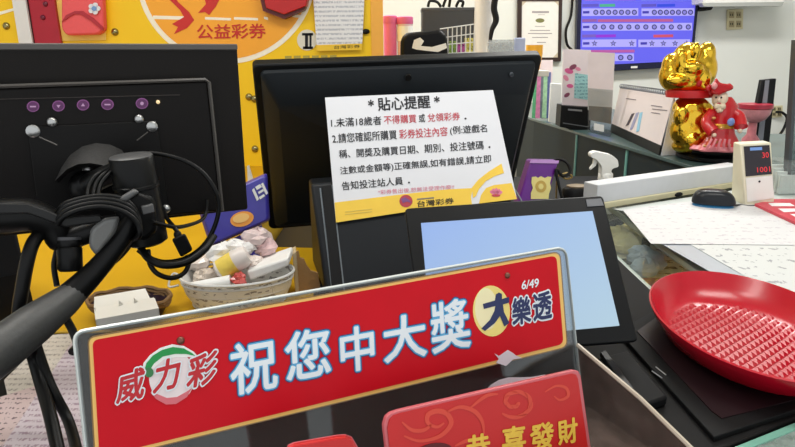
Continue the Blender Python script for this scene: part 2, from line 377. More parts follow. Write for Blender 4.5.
for px, py in [(6.5, 26), (115, 32), (249, 97), (254.5, 99), (255, 149)]:
    c = PB.at(px, py, 0); part('rivet', ball(c, 0.0115, 0.009, 0.0115, 12, 8), STUD, bd, smooth=True)
# white upright strip + dark red strip standing off the board
def strip(pix, th, off): return prism(PB.pts(pix, off), (0, th, 0))
solo('aluminium_strip', strip([(-14, -160), (-1, -160), (32.5, 44), (19, 44)], 0.02, 0.022), M('strip_white', (226, 226, 226), 0.4), 'white upright strip fixed to the yellow board beside the red one', 'strip')
t = thing('banner_strip', 'dark red hanging banner strip on the yellow board', 'banner', PB.at(45, 45, 0.02))
part('banner_cloth', strip([(3, -160), (29, -160), (62, 50), (35, 50)], 0.012, 0.014), M('banner_red', (172, 14, 40), 0.4), t)
part('dark_edge', strip([(0.5, -160), (4, -160), (36, 50), (32.5, 50)], 0.012, 0.0145), M('banner_edge', (60, 14, 16), 0.5), t)
for px, py in [(43, 17.5), (45.5, 4)]: part('stud', ball(PB.at(px, py, 0.014), 0.008, 0.006, 0.008, 10, 8), M('stud_wine', (110, 20, 50), 0.3), t, smooth=True)
# pink pouch with a flower charm
t = thing('gift_pouch', 'coral pink folded pouch with a white flower hung on the yellow board', 'pouch', PB.at(84, 36, 0.02))
CORAL = M('coral_fabric', (236, 92, 96), 0.6, bump=0.2, scale=80)
part('backing_card', pslab(PB, [(54, -20), (105, -20), (106, 40), (61, 41)], 0.002, 0.003), M('cream_yellow', (246, 214, 110), 0.6), t)
part('pouch_body', prism(PB.pts(roundpix([(61, -20), (101, -20), (103.5, 30), (98, 34.5), (66, 35.5), (61, 29)], 5), 0.034), (0, 0.03, 0)), CORAL, t, 0.006)
part('pouch_flap', prism(PB.pts([(61.5, 22), (66, 15), (75, 11), (82, 11), (93, 18), (103, 27.5), (103, 31), (90, 20), (80, 14), (74, 14), (66, 19)], 0.0385), (0, 0.006, 0)), M('coral_dark', (176, 44, 58), 0.6), t)
for k in range(5):
    a = k * 2 * PI / 5; part('petal', pslab(PB, ellpix(94 + 3.6 * math.cos(a), 8.5 + 3.6 * math.sin(a), 2.6, 2.6, 10), 0.003, 0.041), M('petal_white', (230, 232, 240), 0.5), t)
part('flower_centre', pslab(PB, ellpix(94, 8.5, 2.6, 2.4, 10), 0.003, 0.0425), M('petal_blue', (120, 160, 215), 0.5), t)
# red lacquer box on the disc
c = [(266, -30), (304, -30), (310, -14), (306, 6), (284, 14.5), (266, 8), (261, -14)]
t = thing('lacquer_box', 'dark red faceted box hung at the rim of the orange disc', 'box', PB.at(284, 14, 0.03))
part('box_body', prism(PB.pts(c, 0.045), (0, 0.042, 0)), M('lacquer_red', (188, 24, 22), 0.3), t, 0.002)
part('box_rim', prism(PB.pts([(257, -14), (261, -14), (266, 8), (284, 14.5), (306, 6), (304, 10), (284, 19), (263, 11)], 0.035), (0, 0.033, 0)), M('lacquer_dark', (96, 22, 20), 0.4), t)
# white notice pinned to the board
t = thing('pinned_notice', 'white printed notice with a yellow foot pinned on the yellow board', 'notice', PB.at(340, 50, 0.01))
part('sheet', pslab(PB, [(311.5, -26), (365.5, -27), (362, 50), (317, 51)], 0.001, 0.012), Mprint('notice_print', (236, 236, 236), (186, 188, 196), 17, 0.46, 40, 'Z'), t)
part('foot_band', pslab(PB, [(316.6, 45), (362.3, 43.5), (362, 50), (317, 51)], 0.0008, 0.0128), M('foot_yellow', (244, 200, 50), 0.5), t)
letter(t, '台灣彩券', PB, [(334, 45.5), (360, 44.5), (360, 48), (334, 49)], INK, 0.0133)
solo('push_pin', ball(PB.at(366, 31.5, 0.004), 0.012, 0.008, 0.008, 10, 8), BLKR, 'small black clip at the edge of the yellow board', 'clip', smooth=True)

# ------------------------------------------------------------------ wall: television, certificate, outlet, shelf
PW = Plane((0, WB - 0.06, 1.2))
tv = thing('television', 'wall mounted television showing blue lottery results', 'television', PW.at(637, 68, -0.03))
part('casing', prism(PW.pts([(578.5, -16), (701, -18), (692.5, 66.5), (576, 73)]), (0, 0.05, 0)), M('tv_bezel', (30, 32, 58), 0.3), tv, 0.004)
def Mglow(name, col, s=0.55): return M(name, tuple(int(x * 0.5) for x in col), 0.4, emit=col, es=s, var=0.0)
scr = part('screen', pslab(PW, [(582, -13), (697.5, -15), (690, 60.5), (580, 66)], 0.002, 0.002), Mglow('screen_blue', (98, 96, 240), 0.8), tv)
brand = part('brand_mark', pslab(PW, [(631, 66.3), (637.5, 66), (637.5, 68), (631, 68.3)], 0.001, 0.002), WHT, tv)
def zz(x, y): return (560 + x / 5.3, y / 5.3)
def bar(x0, x1, y0, y1, m, off=0.003): part('screen_bar', pslab(PW, [zz(x0, y0), zz(x1, y0 - 2), zz(x1, y1 - 2), zz(x0, y1)], 0.0004, off), m, scr)
LAV = Mglow('screen_lavender', (176, 170, 250), 0.8); LINE = Mglow('screen_line', (60, 50, 190), 0.6)
for x0, x1, y in [(118, 415, 65), (432, 712, 65), (118, 700, 143), (118, 405, 230), (415, 690, 230), (118, 392, 305)]:
    bar(x0, x1, y - 20, y + 20, LAV)
for x0, x1, y0, col in [(210, 292, 22, (70, 180, 140)), (515, 610, 22, (40, 70, 230)), (200, 600, 102, (190, 90, 150)), (190, 296, 184, (150, 40, 220)), (495, 600, 184, (215, 80, 110)), (150, 395, 265, (190, 90, 170)), (118, 205, 22, (90, 80, 200)), (432, 510, 22, (90, 80, 200)), (118, 190, 184, (120, 90, 200)), (118, 195, 102, (150, 90, 170)), (130, 400, -12, (160, 110, 220)), (430, 700, -12, (120, 130, 240))]:
    bar(x0, x1, y0, y0 + 15, Mglow('tint_%d_%d_%d' % col, col, 0.7), 0.0032)
ICON = Mglow('screen_icon', (62, 60, 150), 0.35); LAV2 = Mglow('screen_icon_fill', (140, 134, 226), 0.7)
def ic(x, y, r, star=False):
    if star: p = [zz(x + r * (1 if k % 2 == 0 else 0.45) * math.sin(k * PI / 5), y - r * (1 if k % 2 == 0 else 0.45) * math.cos(k * PI / 5)) for k in range(10)]
    else: p = ellpix(*zz(x, y), r / 5.3, r / 5.3, 12)
    i_ = part('star_icon' if star else 'ball_icon', pslab(PW, p, 0.0003, 0.0036), ICON, scr)
    c_ = zz(x, y); part('star_fill' if star else 'ball_fill', pslab(PW, [(c_[0] + (q[0] - c_[0]) * 0.62, c_[1] + (q[1] - c_[1]) * 0.62) for q in p], 0.0002, 0.0039), LAV2, scr)
for i in range(7): ic(190 + i * 34, 65, 14); ic(500 + i * 32, 65, 14)
for i in range(12): ic(185 + i * 45, 143, 14)
for x in (183, 282, 380, 487, 548, 610, 672): ic(x, 230, 17, True)
for x in (322, 370): ic(x, 305, 15)
for x, y in [(140, 65), (455, 65), (140, 143), (140, 230), (445, 230), (140, 305)]:
    part('screen_text', pslab(PW, [zz(x - 18, y - 6), zz(x + 16, y - 7), zz(x + 16, y + 6), zz(x - 18, y + 7)], 0.0003, 0.0036), LINE, scr)
PC = Plane((0, WB - 0.03, 1.2))
ct = thing('framed_certificate', 'framed white certificate on the wall beside the television', 'certificate', PC.at(540, 61, -0.03))
FRM = M('frame_walnut', (58, 44, 40), 0.45)
o4 = [(518, -4), (562.5, -4), (561, 61.5), (517.5, 61.5)]; i4 = [(522, 1), (559, 1), (558, 57.5), (521.5, 57.5)]
for k in range(4):
    j = (k + 1) % 4; part('frame_side', prism(PC.pts([o4[k], o4[j], i4[j], i4[k]]), (0, 0.028, 0)), FRM, ct)
part('paper', pslab(PC, i4, 0.004, -0.006), M('cert_paper', (232, 228, 222), 0.5), ct)
tri = M('cert_corner', (205, 190, 165), 0.5)
for a, b, c in [((522, 1), (527, 1), (522, 6)), ((559, 1), (559, 6), (554, 1)), ((558, 57.5), (553, 57.5), (558, 52)), ((521.5, 57.5), (521.5, 52), (526.5, 57.5))]:
    part('corner_ornament', pslab(PC, [a, b, c], 0.0005, -0.0045), tri, ct)
GI = M('cert_ink', (160, 154, 154), 0.6)
for x0, x1, y, h in [(532, 549, 11, 2), (538, 545, 14.5, 0.5), (535, 545, 26, 0.6), (530, 550, 30, 0.8), (528, 552, 33, 0.9), (532, 548, 37, 0.8), (537, 546, 42, 0.9)]:
    part('print_line', pslab(PC, [(x0, y), (x1, y), (x1, y + h), (x0, y + h)], 0.0004, -0.005), GI, ct)
part('seal', pslab(PC, ellpix(540, 20.5, 4.5, 2.2, 14), 0.0006, -0.005), M('cert_seal', (120, 120, 70), 0.5), ct)
def outlet(pix, label):
    PO = Plane((0, WB - 0.012, 1.2)); cx = sum(p[0] for p in pix) / 4; cy = sum(p[1] for p in pix) / 4
    t = thing('wall_outlet', label, 'outlet', PO.at(cx, max(p[1] for p in pix), -0.012))
    part('cover_plate', prism(PO.pts(pix), (0, 0.011, 0)), M('outlet_beige', (205, 196, 160), 0.4), t, 0.002)
    w = (pix[1][0] - pix[0][0]); h = pix[2][1] - pix[1][1]
    for sx in (-1, 1):
        for sy in (-1, 1):
            x, y = cx + sx * w * 0.22, cy + sy * h * 0.23
            s = part('socket', pslab(PO, [(x - w * 0.16, y - h * 0.16), (x + w * 0.16, y - h * 0.16), (x + w * 0.16, y + h * 0.16), (x - w * 0.16, y + h * 0.16)], 0.002, 0.002), M('socket_tan', (160, 148, 112), 0.5), t)
            for q in (-1, 1): part('slot', pslab(PO, [(x + q * w * 0.06 - 0.4, y - 1.2), (x + q * w * 0.06 + 0.4, y - 1.2), (x + q * w * 0.06 + 0.4, y + 1.2), (x + q * w * 0.06 - 0.4, y + 1.2)], 0.001, 0.0025), BLK, s)
outlet([(727.5, 9.5), (743.5, 9), (743, 29), (727, 30)], 'beige wall outlet plate below the white wall unit')
outlet([(771, 106), (783, 105.5), (782.5, 117), (770.5, 118)], 'beige wall outlet plate with a black plug behind the dark stand')
PH = Plane((0, WB - 0.2, 1.2))
t = thing('wall_unit', 'long white wall unit above the outlet plate', 'wall unit', PH.at(742, 6, -0.1))
part('unit_body', prism(PH.pts([(702, -22), (786, -22), (784, 2.5), (703, 3.5)]), (0, 0.197, 0)), WHT, t, 0.004)
part('lower_lip', prism(PH.pts([(702, 3), (784, 2), (782, 6), (704, 6.5)]), (0, 0.05, 0)), M('lip_grey', (170, 172, 168), 0.5), t)
solo('power_adapter', prism(PW.pts(roundpix([(698, 5.5), (707, 3.5), (714, 5), (712, 10), (702, 11)], 2)), (0, 0.058, 0)), BLKR, 'black power adapter on the wall beside the television', 'adapter', 0.004)
solo('television_cable', tube(spline([PW.at(x, y, -0.03) for x, y in [(573, -10), (571, 15), (566, 30), (567, 44), (572, 50)]]), 0.008, 6), BLKR, 'black cable hanging on the wall beside the television', 'cable', smooth=True)

# ------------------------------------------------------------------ cabinet behind the centre monitor and what stands on it
ZC = 1.285
cb = thing('storage_cabinet', 'low cream cabinet hidden behind the large slanted monitor', 'cabinet', (0.2, 2.45, 0))
part('cabinet_body', box(-0.03, 0.44, 2.25, 2.65, 0, ZC - 0.02), M('cabinet_cream', (205, 200, 188), 0.6), cb)
part('cabinet_top', box(-0.035, 0.54, 2.245, 2.66, ZC - 0.02, ZC), M('cabinet_top_cream', (215, 210, 198), 0.5), cb, 0.002)
PINK = M('pink_plastic', (226, 110, 160), 0.35)
def bottle(px, lab, col):
    c = yp(px[0], 57, 2.42); c[2] = ZC; h = yp(px[0], px[2], 2.42)[2] - ZC; r = px[1] * 2.42 / 620
    t = thing('pink_tube', lab, 'tube', c)
    part('tube_body', lathe([(r, 0), (r * 1.02, 0.01), (r * 1.05, h * 0.7), (r * 1.05, h * 0.86)], c, 16), col, t, smooth=True)
    part('cap', lathe([(r * 1.1, h * 0.86), (r * 1.15, h * 0.87), (r * 1.12, h * 0.985), (r * 0.9, h)], c, 16), PINK, t, smooth=True)
    return t, c, r, h
bottle((390.5, 6.0, 15.5), 'plain pink plastic tube beside the yellow board', PINK)
t, c, r, h = bottle((405, 7.0, 16.5), 'clear tube with a pink cap and white label behind the black pouch', M('clear_pinkish', (225, 200, 205), 0.2))
part('paper_label', lathe([(r * 1.08, h * 0.55), (r * 1.08, h * 0.82)], c, 16), PAPER, t, label='white paper label')
# dark grey box with cables
P2 = Plane((0, 2.5, 1.3))
t = thing('equipment_box', 'dark grey equipment box standing behind the wire rack', 'box', (P2.at(448, 57)[0], 2.53, ZC))
a = P2.at(422, 8); b = P2.at(474.5, 8)
part('box_body', box(a[0], b[0], 2.5, 2.6, ZC, a[2]), M('charcoal_box', (62, 64, 68), 0.6), t, 0.004)
part('box_lid', box(a[0] - 0.002, b[0] + 0.002, 2.498, 2.602, a[2] - 0.012, a[2] + 0.001), M('charcoal_lid', (70, 72, 76), 0.5), t, 0.003)
for pts in [[(428, 7), (430, 1), (437, 2), (441, 7)], [(443, 7), (446, -1), (450, -2), (449, 7)], [(456, 7), (459, 1), (463, 2), (462, 7)]]:
    solo('looped_cord', tube(spline([P2.at(x, y, -0.04) for x, y in pts]), 0.006, 6), BLKR, 'short black cord looped over the dark grey box', 'cord', smooth=True, group='cords on the grey box')
# black pouch
P3 = Plane((0, 2.3, 1.3))
t = thing('black_pouch', 'glossy black pouch with a white swoosh mark', 'pouch', (P3.at(424, 57)[0], 2.33, ZC))
ol = roundpix([(400, 66), (400.5, 40), (405, 33), (441, 29.5), (447, 36), (449, 66)], 6)
P3 = Plane((0, 2.27, 1.3)); part('pouch_body', prism(P3.pts(ol), (0, 0.05, 0)), BLKG, t, 0.012)
part('white_mark', pslab(P3, [(412, 48), (414, 40), (420, 37.5), (424, 41), (421, 46), (432, 47), (446, 43), (447, 48), (438, 52), (424, 50.5), (416, 49.5)], 0.001, 0.002), WHT, t)
# wire rack
P3 = Plane((0, 2.35, 1.3))
t = thing('wire_rack', 'white wire rack holding small packets beside the black pouch', 'rack', (P3.at(462, 57)[0], 2.33, ZC))
WIRE = M('white_wire', (215, 215, 212), 0.35)
for k, x in enumerate((448, 452.5, 457, 461.5, 466, 470.5, 474.5)):
    p = P3.at(x, 27.5 - 0.15 * (x - 448), 0.012); part('wire', tube([(p[0], p[1], ZC), (p[0], p[1], p[2])], 0.0022, 6), WIRE, t)
for y0, y1 in [(28, 24), (37, 33.5), (44, 42), (53, 52)]:
    part('cross_wire', tube([P3.at(440, y0 + 1, 0.012), P3.at(475, y1, 0.012)], 0.0022, 6), WIRE, t)
for k, (x0, x1, y0, col, nm) in enumerate([(450, 456, 41, (120, 150, 60), 'green'), (456.5, 465, 43, (170, 70, 140), 'purple'), (465.5, 473, 38, (200, 190, 90), 'yellow')]):
    p, q = P3.at(x0, y0), P3.at(x1, y0); solo('packet', box(p[0], q[0], 2.35, 2.39, ZC, p[2]), Mprint('packet_print_' + nm, col, tuple(int(v * 0.6) for v in col), 4, 0.5, 6, 'Z'), 'small %s packet standing in the wire rack' % nm, 'packet', 0.002)
# acrylic pieces, orange pot, roll of bubble wrap, hanging cord
bw = lathe([(0.033, 0), (0.035, 0.1), (0.033, 0.3), (0.035, 0.5)], (P2.at(482, 57)[0], 2.5, ZC), 20)
solo('bubble_wrap_roll', bw, M('bubble_wrap', (212, 208, 202), 0.45, bump=0.8, scale=120), 'upright roll of pale bubble wrap beside the grey box', 'roll', smooth=True)
solo('hanging_cord', tube(spline([P2.at(x, y, 0.05) for x, y in [(496, -6), (494, 8), (496, 20), (492, 30), (490, 42)]]), [0.012, 0.012, 0.006], 8), BLKR, 'thick black cord hanging beside the bubble wrap roll', 'cord', smooth=True)
p = P3.at(487, 40); q = P3.at(512, 40)
solo('acrylic_stand', join(box(p[0], q[0], 2.30, 2.303, ZC, p[2]), box(p[0], q[0], 2.33, 2.333, ZC, p[2] - 0.01), box(p[0], q[0], 2.30, 2.333, ZC, ZC + 0.004)), Mpane('acrylic_misty', (225, 228, 228), 0.3, 0.08, 0.22, (230, 230, 228)), 'misty clear acrylic card stand beside the orange pot', 'stand')
p = P3.at(513, 38); q = P3.at(524, 38)
solo('blue_folder', box(p[0], q[0], 2.32, 2.34, ZC, p[2]), M('folder_blue', (170, 178, 205), 0.5), 'narrow pale blue folder between acrylic stand and orange pot', 'folder', 0.003)
c = P3.at(534, 57); c[2] = ZC; h = P3.at(534, 45)[2] - ZC
solo('orange_pot', lathe([(0.022, 0), (0.03, h * 0.6), (0.031, h), (0.027, h), (0.02, 0.01)], c, 20), M('orange_plastic', (240, 172, 40), 0.4), 'small orange plastic pot below the certificate', 'pot', smooth=True)

# ------------------------------------------------------------------ things on the rear cabinet
def onback(px, py): return zp(px, py, ZB)
# brochure stand with bright leaflets, white card
def standing(name, pixtop, base, th, mat, label, cat, lean=6, bev=0.001, group=None):
    """card standing on the rear cabinet: base pixel line on the glass top, outline by pixels on its own upright plane"""
    o = onback(*base); pl = Plane(o, 0, lean); g = prism(pl.pts(pixtop), (0, th, 0)); V = g[0]
    return solo(name, g, mat, label, cat, bev, group=group), pl
Pq = Plane(onback(545, 120), 0, 4)
t = thing('leaflet_rack', 'rack of green and pink leaflets behind the large slanted monitor', 'rack', onback(545, 121))
cols = [(90, 170, 120), (200, 120, 160), (110, 120, 130), (160, 200, 160), (90, 100, 150)]
for k in range(5):
    x = 533 + 3.3 * k; part('leaflet', pslab(Pq, [(x + 1, 77 - k), (x + 4.8, 76 - k), (x + 3.4, 118.5), (x - 1, 118)], 0.006, 0.002 * (k % 2)), M('leaflet_%d' % k, cols[k], 0.5, var=0.5, scale=60), t)
part('rack_back', pslab(Pq, [(536, 60), (553, 60), (551, 119), (532, 118)], 0.003, -0.008), M('rack_pinkwhite', (232, 214, 214), 0.4), t)
Pq2 = Plane(onback(556, 124), 0, 3)
solo('white_card', prism(Pq2.pts([(551, 83), (562, 84), (560.5, 124.5), (549, 122)]), (0, 0.02, 0)), WHT, 'tall blank white card box beside the leaflet rack', 'card box', 0.002)
# black card box with pink flyer
Pq3 = Plane(onback(578, 130), 0, 3)
t = thing('card_holder', 'black box holder with a pink floral flyer', 'holder', onback(578, 131))
part('holder_box', prism(Pq3.pts([(561.5, 105), (592, 107), (590, 133), (560, 127)]), (0, 0.08, 0)), BLK, t, 0.003)
part('slot_line', pslab(Pq3, [(563, 122.5), (589, 126.5), (589, 127.5), (563, 123.5)], 0.001, 0.0015), M('slot_grey', (110, 112, 114), 0.4), t)
part('logo_bar', pslab(Pq3, [(568, 108.6), (582, 109.8), (582, 111.6), (568, 110.4)], 0.0004, 0.0016), M('label_grey', (140, 140, 140), 0.5), t)
fl = part('flyer', prism(Pq3.pts([(563, 49), (591, 50), (590, 112), (562, 110)], -0.02), (0, 0.004, 0)), M('flyer_pale', (234, 222, 226), 0.5, var=0.04), t)
part('flyer_panel', pslab(Pq3, [(575, 73), (589, 75), (588.5, 100), (574, 98)], 0.0006, -0.019), Mprint('flyer_teal', (160, 212, 214), (110, 160, 170), 8, 0.5, 8, 'Z'), fl)
for k, (x, y, r, a) in enumerate([(569, 71, 4.5, 0.3), (573, 67, 4, -0.5), (566, 78, 3.5, 0.9), (570, 86, 3.4, 0.1), (567, 95, 3.2, -0.6), (578, 69, 3, 0.4)]):
    part('flower_print', pslab(Pq3, ellpix(x, y, r, r * 0.6, 12, a), 0.0005, -0.0186 + 0.0001 * k), M('flower_%d' % (k % 3), [(214, 90, 150), (130, 60, 90), (226, 140, 170)][k % 3], 0.5), fl)
# clear stand with pale pink card
Pq4 = Plane(onback(602, 135), 0, 3)
t = thing('acrylic_card_stand', 'clear acrylic stand with a pale pink card beside the desk calendar', 'stand', onback(602, 136))
part('pink_card', prism(Pq4.pts([(588, 52), (615, 53), (612, 112), (588, 110)]), (0, 0.003, 0)), M('pink_card_print', (236, 222, 222), 0.45, var=0.12, scale=14), t)
part('printed_foot', prism(Pq4.pts([(589, 106), (612, 107.5), (611, 124), (589, 120)], 0.004), (0, 0.002, 0)), M('foot_floral', (132, 116, 102), 0.5, var=0.7, scale=30), t)
part('clear_front', prism(Pq4.pts([(588, 88), (613, 90), (610.5, 137), (588, 132)], 0.012), (0, 0.003, 0)), Mpane('stand_clear', (236, 240, 238), 0.1, 0.05, 0.03, (220, 220, 220), 0.4), t)
part('base', prism([onback(589, 132), onback(610, 137), onback(613, 132), onback(592, 128)], (0, 0, 0.006)), Mpane('stand_clear'), t)
part('code_tag', pslab(Pq4, [(594, 123), (604, 125), (604, 132), (594, 130)], 0.001, 0.014), PAPER, t)
# desk calendar
o = onback(645, 148); pl = Plane(onback(612, 131), -58, 18)
A0, A1 = onback(610.5, 132), onback(661, 156)
dirv = (A1 - A0); dirv /= np.linalg.norm(dirv); yawc = math.degrees(math.atan2(dirv[1], dirv[0]))
pl = Plane(A0, yawc, 12)
t = thing('desk_calendar', 'spiral bound desk calendar picturing three pens beside the gold statue', 'calendar', (A0 + A1) / 2)
pg = part('front_page', prism(pl.pts([(620.5, 86), (674.5, 93.5), (660.5, 146), (611.5, 124)]), -pl.n * 0.002), M('calendar_page', (226, 214, 212), 0.6, var=0.02), t)
part('base_strip', prism(pl.pts([(611.5, 123.5), (660.7, 145.5), (658.5, 156.5), (610, 132.5)], 0.002), -pl.n * 0.004), BLK, t)
top = [pl.at(620.5, 86), pl.at(674.5, 93.5)]
bk = pl.b * 0.10
d1 = onback(680, 155); d0 = d1 + (A0 - A1)
part('back_page', prism([top[0], top[1], (d1[0], d1[1], ZB), (d0[0], d0[1], ZB)], -pl.b * 0.003), M('calendar_back', (200, 205, 215), 0.6), t)
part('added_end_fill', prism([top[1] - np.array([0, 0, 0.004]), A1 + np.array([0, 0, 0.001]), d1 + np.array([0, 0, 0.001])], (0, 0.002, 0)), M('end_fill_pale', (214, 218, 226), 0.6), t)  # added pale triangle standing in for the lit inner back leaf
for k in range(26):
    s = k / 25.0; c = top[0] + (top[1] - top[0]) * (0.03 + 0.94 * s)
    part('spiral_loop', tube([c + np.array([0, 0, 1]) * 0.008 * math.sin(a) + pl.b * 0.008 * math.cos(a) for a in [j * PI / 4 for j in range(8)]], 0.0012, 4, True), M('wire_dark', (70, 70, 74), 0.4, 0.6), t)
for k, (x0, y0, x1, y1, col) in enumerate([(633, 114, 627, 125, (70, 60, 70)), (637.5, 113, 631, 129, (160, 160, 190)), (641, 113, 637.5, 131, (150, 200, 225))]):
    part('pen_print', pslab(pl, [(x0 - 1.5, y0), (x0 + 1.5, y0 - 1), (x1 + 1.5, y1), (x1 - 1.5, y1 + 1)], 0.0006, 0.0012), M('pen_print_%d' % k, col, 0.5), pg)
for x0, x1, y in [(651, 662, 105), (652, 667, 108.5), (651, 660, 112), (626, 636, 98), (640, 648, 88)]:
    part('print_line', pslab(pl, [(x0, y), (x1, y + 1.5), (x1, y + 2.3), (x0, y + 0.8)], 0.0006, 0.0012), M('cal_ink', (120, 110, 115), 0.6), pg)

# gold statue with red figure on a black base
GOLD = M('polished_gold', (236, 190, 60), 0.16, 1.0, var=0.1, scale=12)
REDG = M('figure_red', (196, 28, 36), 0.25, coat=0.4, var=0.15, scale=30)
CREAM = M('figure_cream', (236, 214, 190), 0.4)
SB = onback(716, 158); YS = SB[1]; PS = Plane((0, YS, 1.2)); k_ = YS / 596.0
def S(px, py, dy=0.0): return yp(px, py, YS + dy)
st = thing('gold_statue', 'shiny gold money sack with red ribbon and red robed figure on a black base', 'statue', SB)
part('round_base', lathe([(0.105, 0.0), (0.112, 0.004), (0.112, 0.014), (0.100, 0.02), (0.104, 0.026), (0.104, 0.034), (0.09, 0.04)], SB, 40), BLKG, st, smooth=True)
def px2m(w): return w * k_ * 1.03
def blob(name, items, mat, parent, vox=0.004, sm=6):
    g = join(*[ball(c, rx, ry, rz, 16, 10) for c, rx, ry, rz in items]); o = part(name, g, mat, parent)
    md = o.modifiers.new('fuse', 'REMESH'); md.mode = 'VOXEL'; md.voxel_size = vox; md.use_smooth_shade = True
    m2 = o.modifiers.new('soft', 'SMOOTH'); m2.iterations = sm; m2.factor = 0.5
    return o
w = px2m
z0 = SB[2] + 0.035
blob('sack_body', [(S(693, 122), w(19), w(17), w(24)), (S(690, 108), w(16), w(15), w(12)), (S(700, 132, -0.02), w(13), w(12), w(12)), (S(683, 130, -0.01), w(12), w(12), w(14)), (S(693, 146), w(20), w(16), w(8)),
                     (S(705, 112, -0.02), w(8), w(7), w(9)), (S(681, 115, -0.025), w(7), w(7), w(10)), (S(692, 140, -0.035), w(10), w(8), w(8))], GOLD, st)
blob('sack_top', [(S(686, 76), w(23), w(18), w(17)), (S(674, 75), w(13.5), w(13), w(15)), (S(700, 70), w(15), w(13), w(19)), (S(688, 58), w(14), w(12), w(14)), (S(706, 55), w(8), w(10), w(12)), (S(672, 64), w(9), w(9), w(10)),
                   (S(693, 68, -0.045), w(10), w(7), w(6)), (S(680, 62, -0.035), w(5), w(6), w(12)), (S(704, 80, -0.04), w(6), w(6), w(10)), (S(678, 80, -0.045), w(11), w(5), w(4.5)), (S(695, 52, -0.03), w(4.5), w(6), w(9))], GOLD, st)
rb = part('ribbon', lathe([(w(17), -w(3)), (w(21), -w(3.5)), (w(21.5), 0), (w(21), w(3)), (w(17), w(3))], S(690, 93), 28, 1, 0.85), M('ribbon_scarlet', (190, 22, 26), 0.35), st, smooth=True)
for x, y, a in [(700, 82, 0), (712, 92, 0)]:
    part('ribbon_bow', ball(S(x, y, -0.045), w(6), w(3), w(4.5)), MATS['ribbon_scarlet'], st, smooth=True)
# red robed figure
fg_ = st
FY = -0.07
zr = SB[2] + 0.036
base = S(720, 150, FY); hgt = S(720, 97, FY)[2] - zr
def fold(t, z): return 1 + 0.10 * math.sin(7 * t) * max(0, 1 - z / (hgt * 0.6))
robe = part('robe', lathe([(w(22), 0), (w(21), 0.006), (w(16), hgt * 0.14), (w(11), hgt * 0.32), (w(9.5), hgt * 0.5), (w(11), hgt * 0.68), (w(10.5), hgt * 0.84), (w(6), hgt * 0.96), (w(4), hgt)], (base[0], base[1] - 0.0, zr), 36, 1, 0.62, fold=fold), REDG, fg_, smooth=True)
part('robe_hem', lathe([(w(24), 0), (w(25), 0.004), (w(22), 0.014), (w(21), 0.012)], (base[0], base[1], zr), 36, 1, 0.62, fold=fold), M('hem_pink', (222, 130, 140), 0.35), fg_, smooth=True)
part('head', ball(S(720, 99, FY), w(6.6), w(6.5), w(7.6)), CREAM, fg_, smooth=True)
for sx in (-1, 1):
    e = S(719.5 + sx * 2.6 - 0.8, 97.5, FY - w(6.6)); part('eye', ball(e, w(0.9), w(0.5), w(0.9), 8, 6), INK, fg_, smooth=True)
part('nose', ball(S(718.8, 100, FY - w(7)), w(1.1), w(1.1), w(1.6), 8, 6), CREAM, fg_, smooth=True)
part('mouth', ball(S(719, 103.3, FY - w(6.3)), w(2), w(0.5), w(0.6), 8, 6), INKR, fg_, smooth=True)
part('belt', lathe([(w(10), 0), (w(10.6), w(1)), (w(10.6), w(3)), (w(10), w(4))], (base[0], base[1], zr + hgt * 0.42), 30, 1, 0.66), M('belt_gold', (214, 160, 60), 0.3, 0.8), fg_, smooth=True)
for q in range(5): part('robe_trim', tube(spline([S(706 + 6 * q, 150 - 2 * (q % 2), FY - 0.055), S(709 + 5 * q, 144, FY - 0.058), S(712 + 4.4 * q, 139, FY - 0.056)]), w(1.0), 6), M('hem_pink'), fg_, smooth=True)
part('beard', join(*[crumple(S(x, y, FY - w(5.5)), w(r), 9, 6, 0.4) for x, y, r in [(717, 106, 3.2), (722, 106.5, 3.6), (719.5, 110, 3)]]), M('beard_cream', (232, 214, 186), 0.6), fg_, smooth=True)
hat = part('hat_crown', loft([[S(x, y, FY + dy) for x, y in [(711, 94), (713, 84), (716, 77), (720, 83), (733, 84.5), (734, 89), (726, 92), (719, 95)]] for dy in (-0.025, 0.02)]), REDG, fg_, 0.006)
for sx, x, y in [(-1, 709, 88), (1, 728.5, 87)]:
    part('hat_wing', ball(S(x, y, FY), w(3.4), w(2), w(3.2), 14, 8, 0.15), REDG, fg_, smooth=True)
part('hat_tassel', ball(S(714.5, 86, FY - 0.03), w(2.6), w(2), w(3), 10, 8), M('tassel_pink', (226, 150, 150), 0.4), fg_, smooth=True)
for x0, y0, x1, y1, x2, y2 in [(712, 112, 706, 122, 713, 132), (728, 111, 739, 116, 741, 127)]:
    part('sleeve', tube(spline([S(x0, y0, FY), S(x1, y1, FY - 0.015), S(x2, y2, FY - 0.035)]), [w(4), w(4.6), w(5.6)], 10), REDG, fg_, smooth=True)
for x, y in [(714, 135), (740, 131)]: part('hand', ball(S(x, y, FY - 0.04), w(2), w(2.4), w(2), 10, 8), CREAM, fg_, smooth=True)
part('blue_gem', ball(S(731, 122, FY - 0.045), w(3.4), w(2), w(3.6), 10, 8), M('gem_blue', (120, 140, 200), 0.2), fg_, smooth=True)
for x, y, r in [(714, 118, 2.6), (722, 128, 2.8), (716, 142, 3), (729, 145, 2.6), (705, 146, 2.6)]:
    part('robe_ornament', ball(S(x, y, FY - 0.05), w(r * 0.7), w(1.2), w(r * 0.5), 8, 6), M('ornament_gold', (206, 150, 90), 0.3, 0.5), fg_, smooth=True)
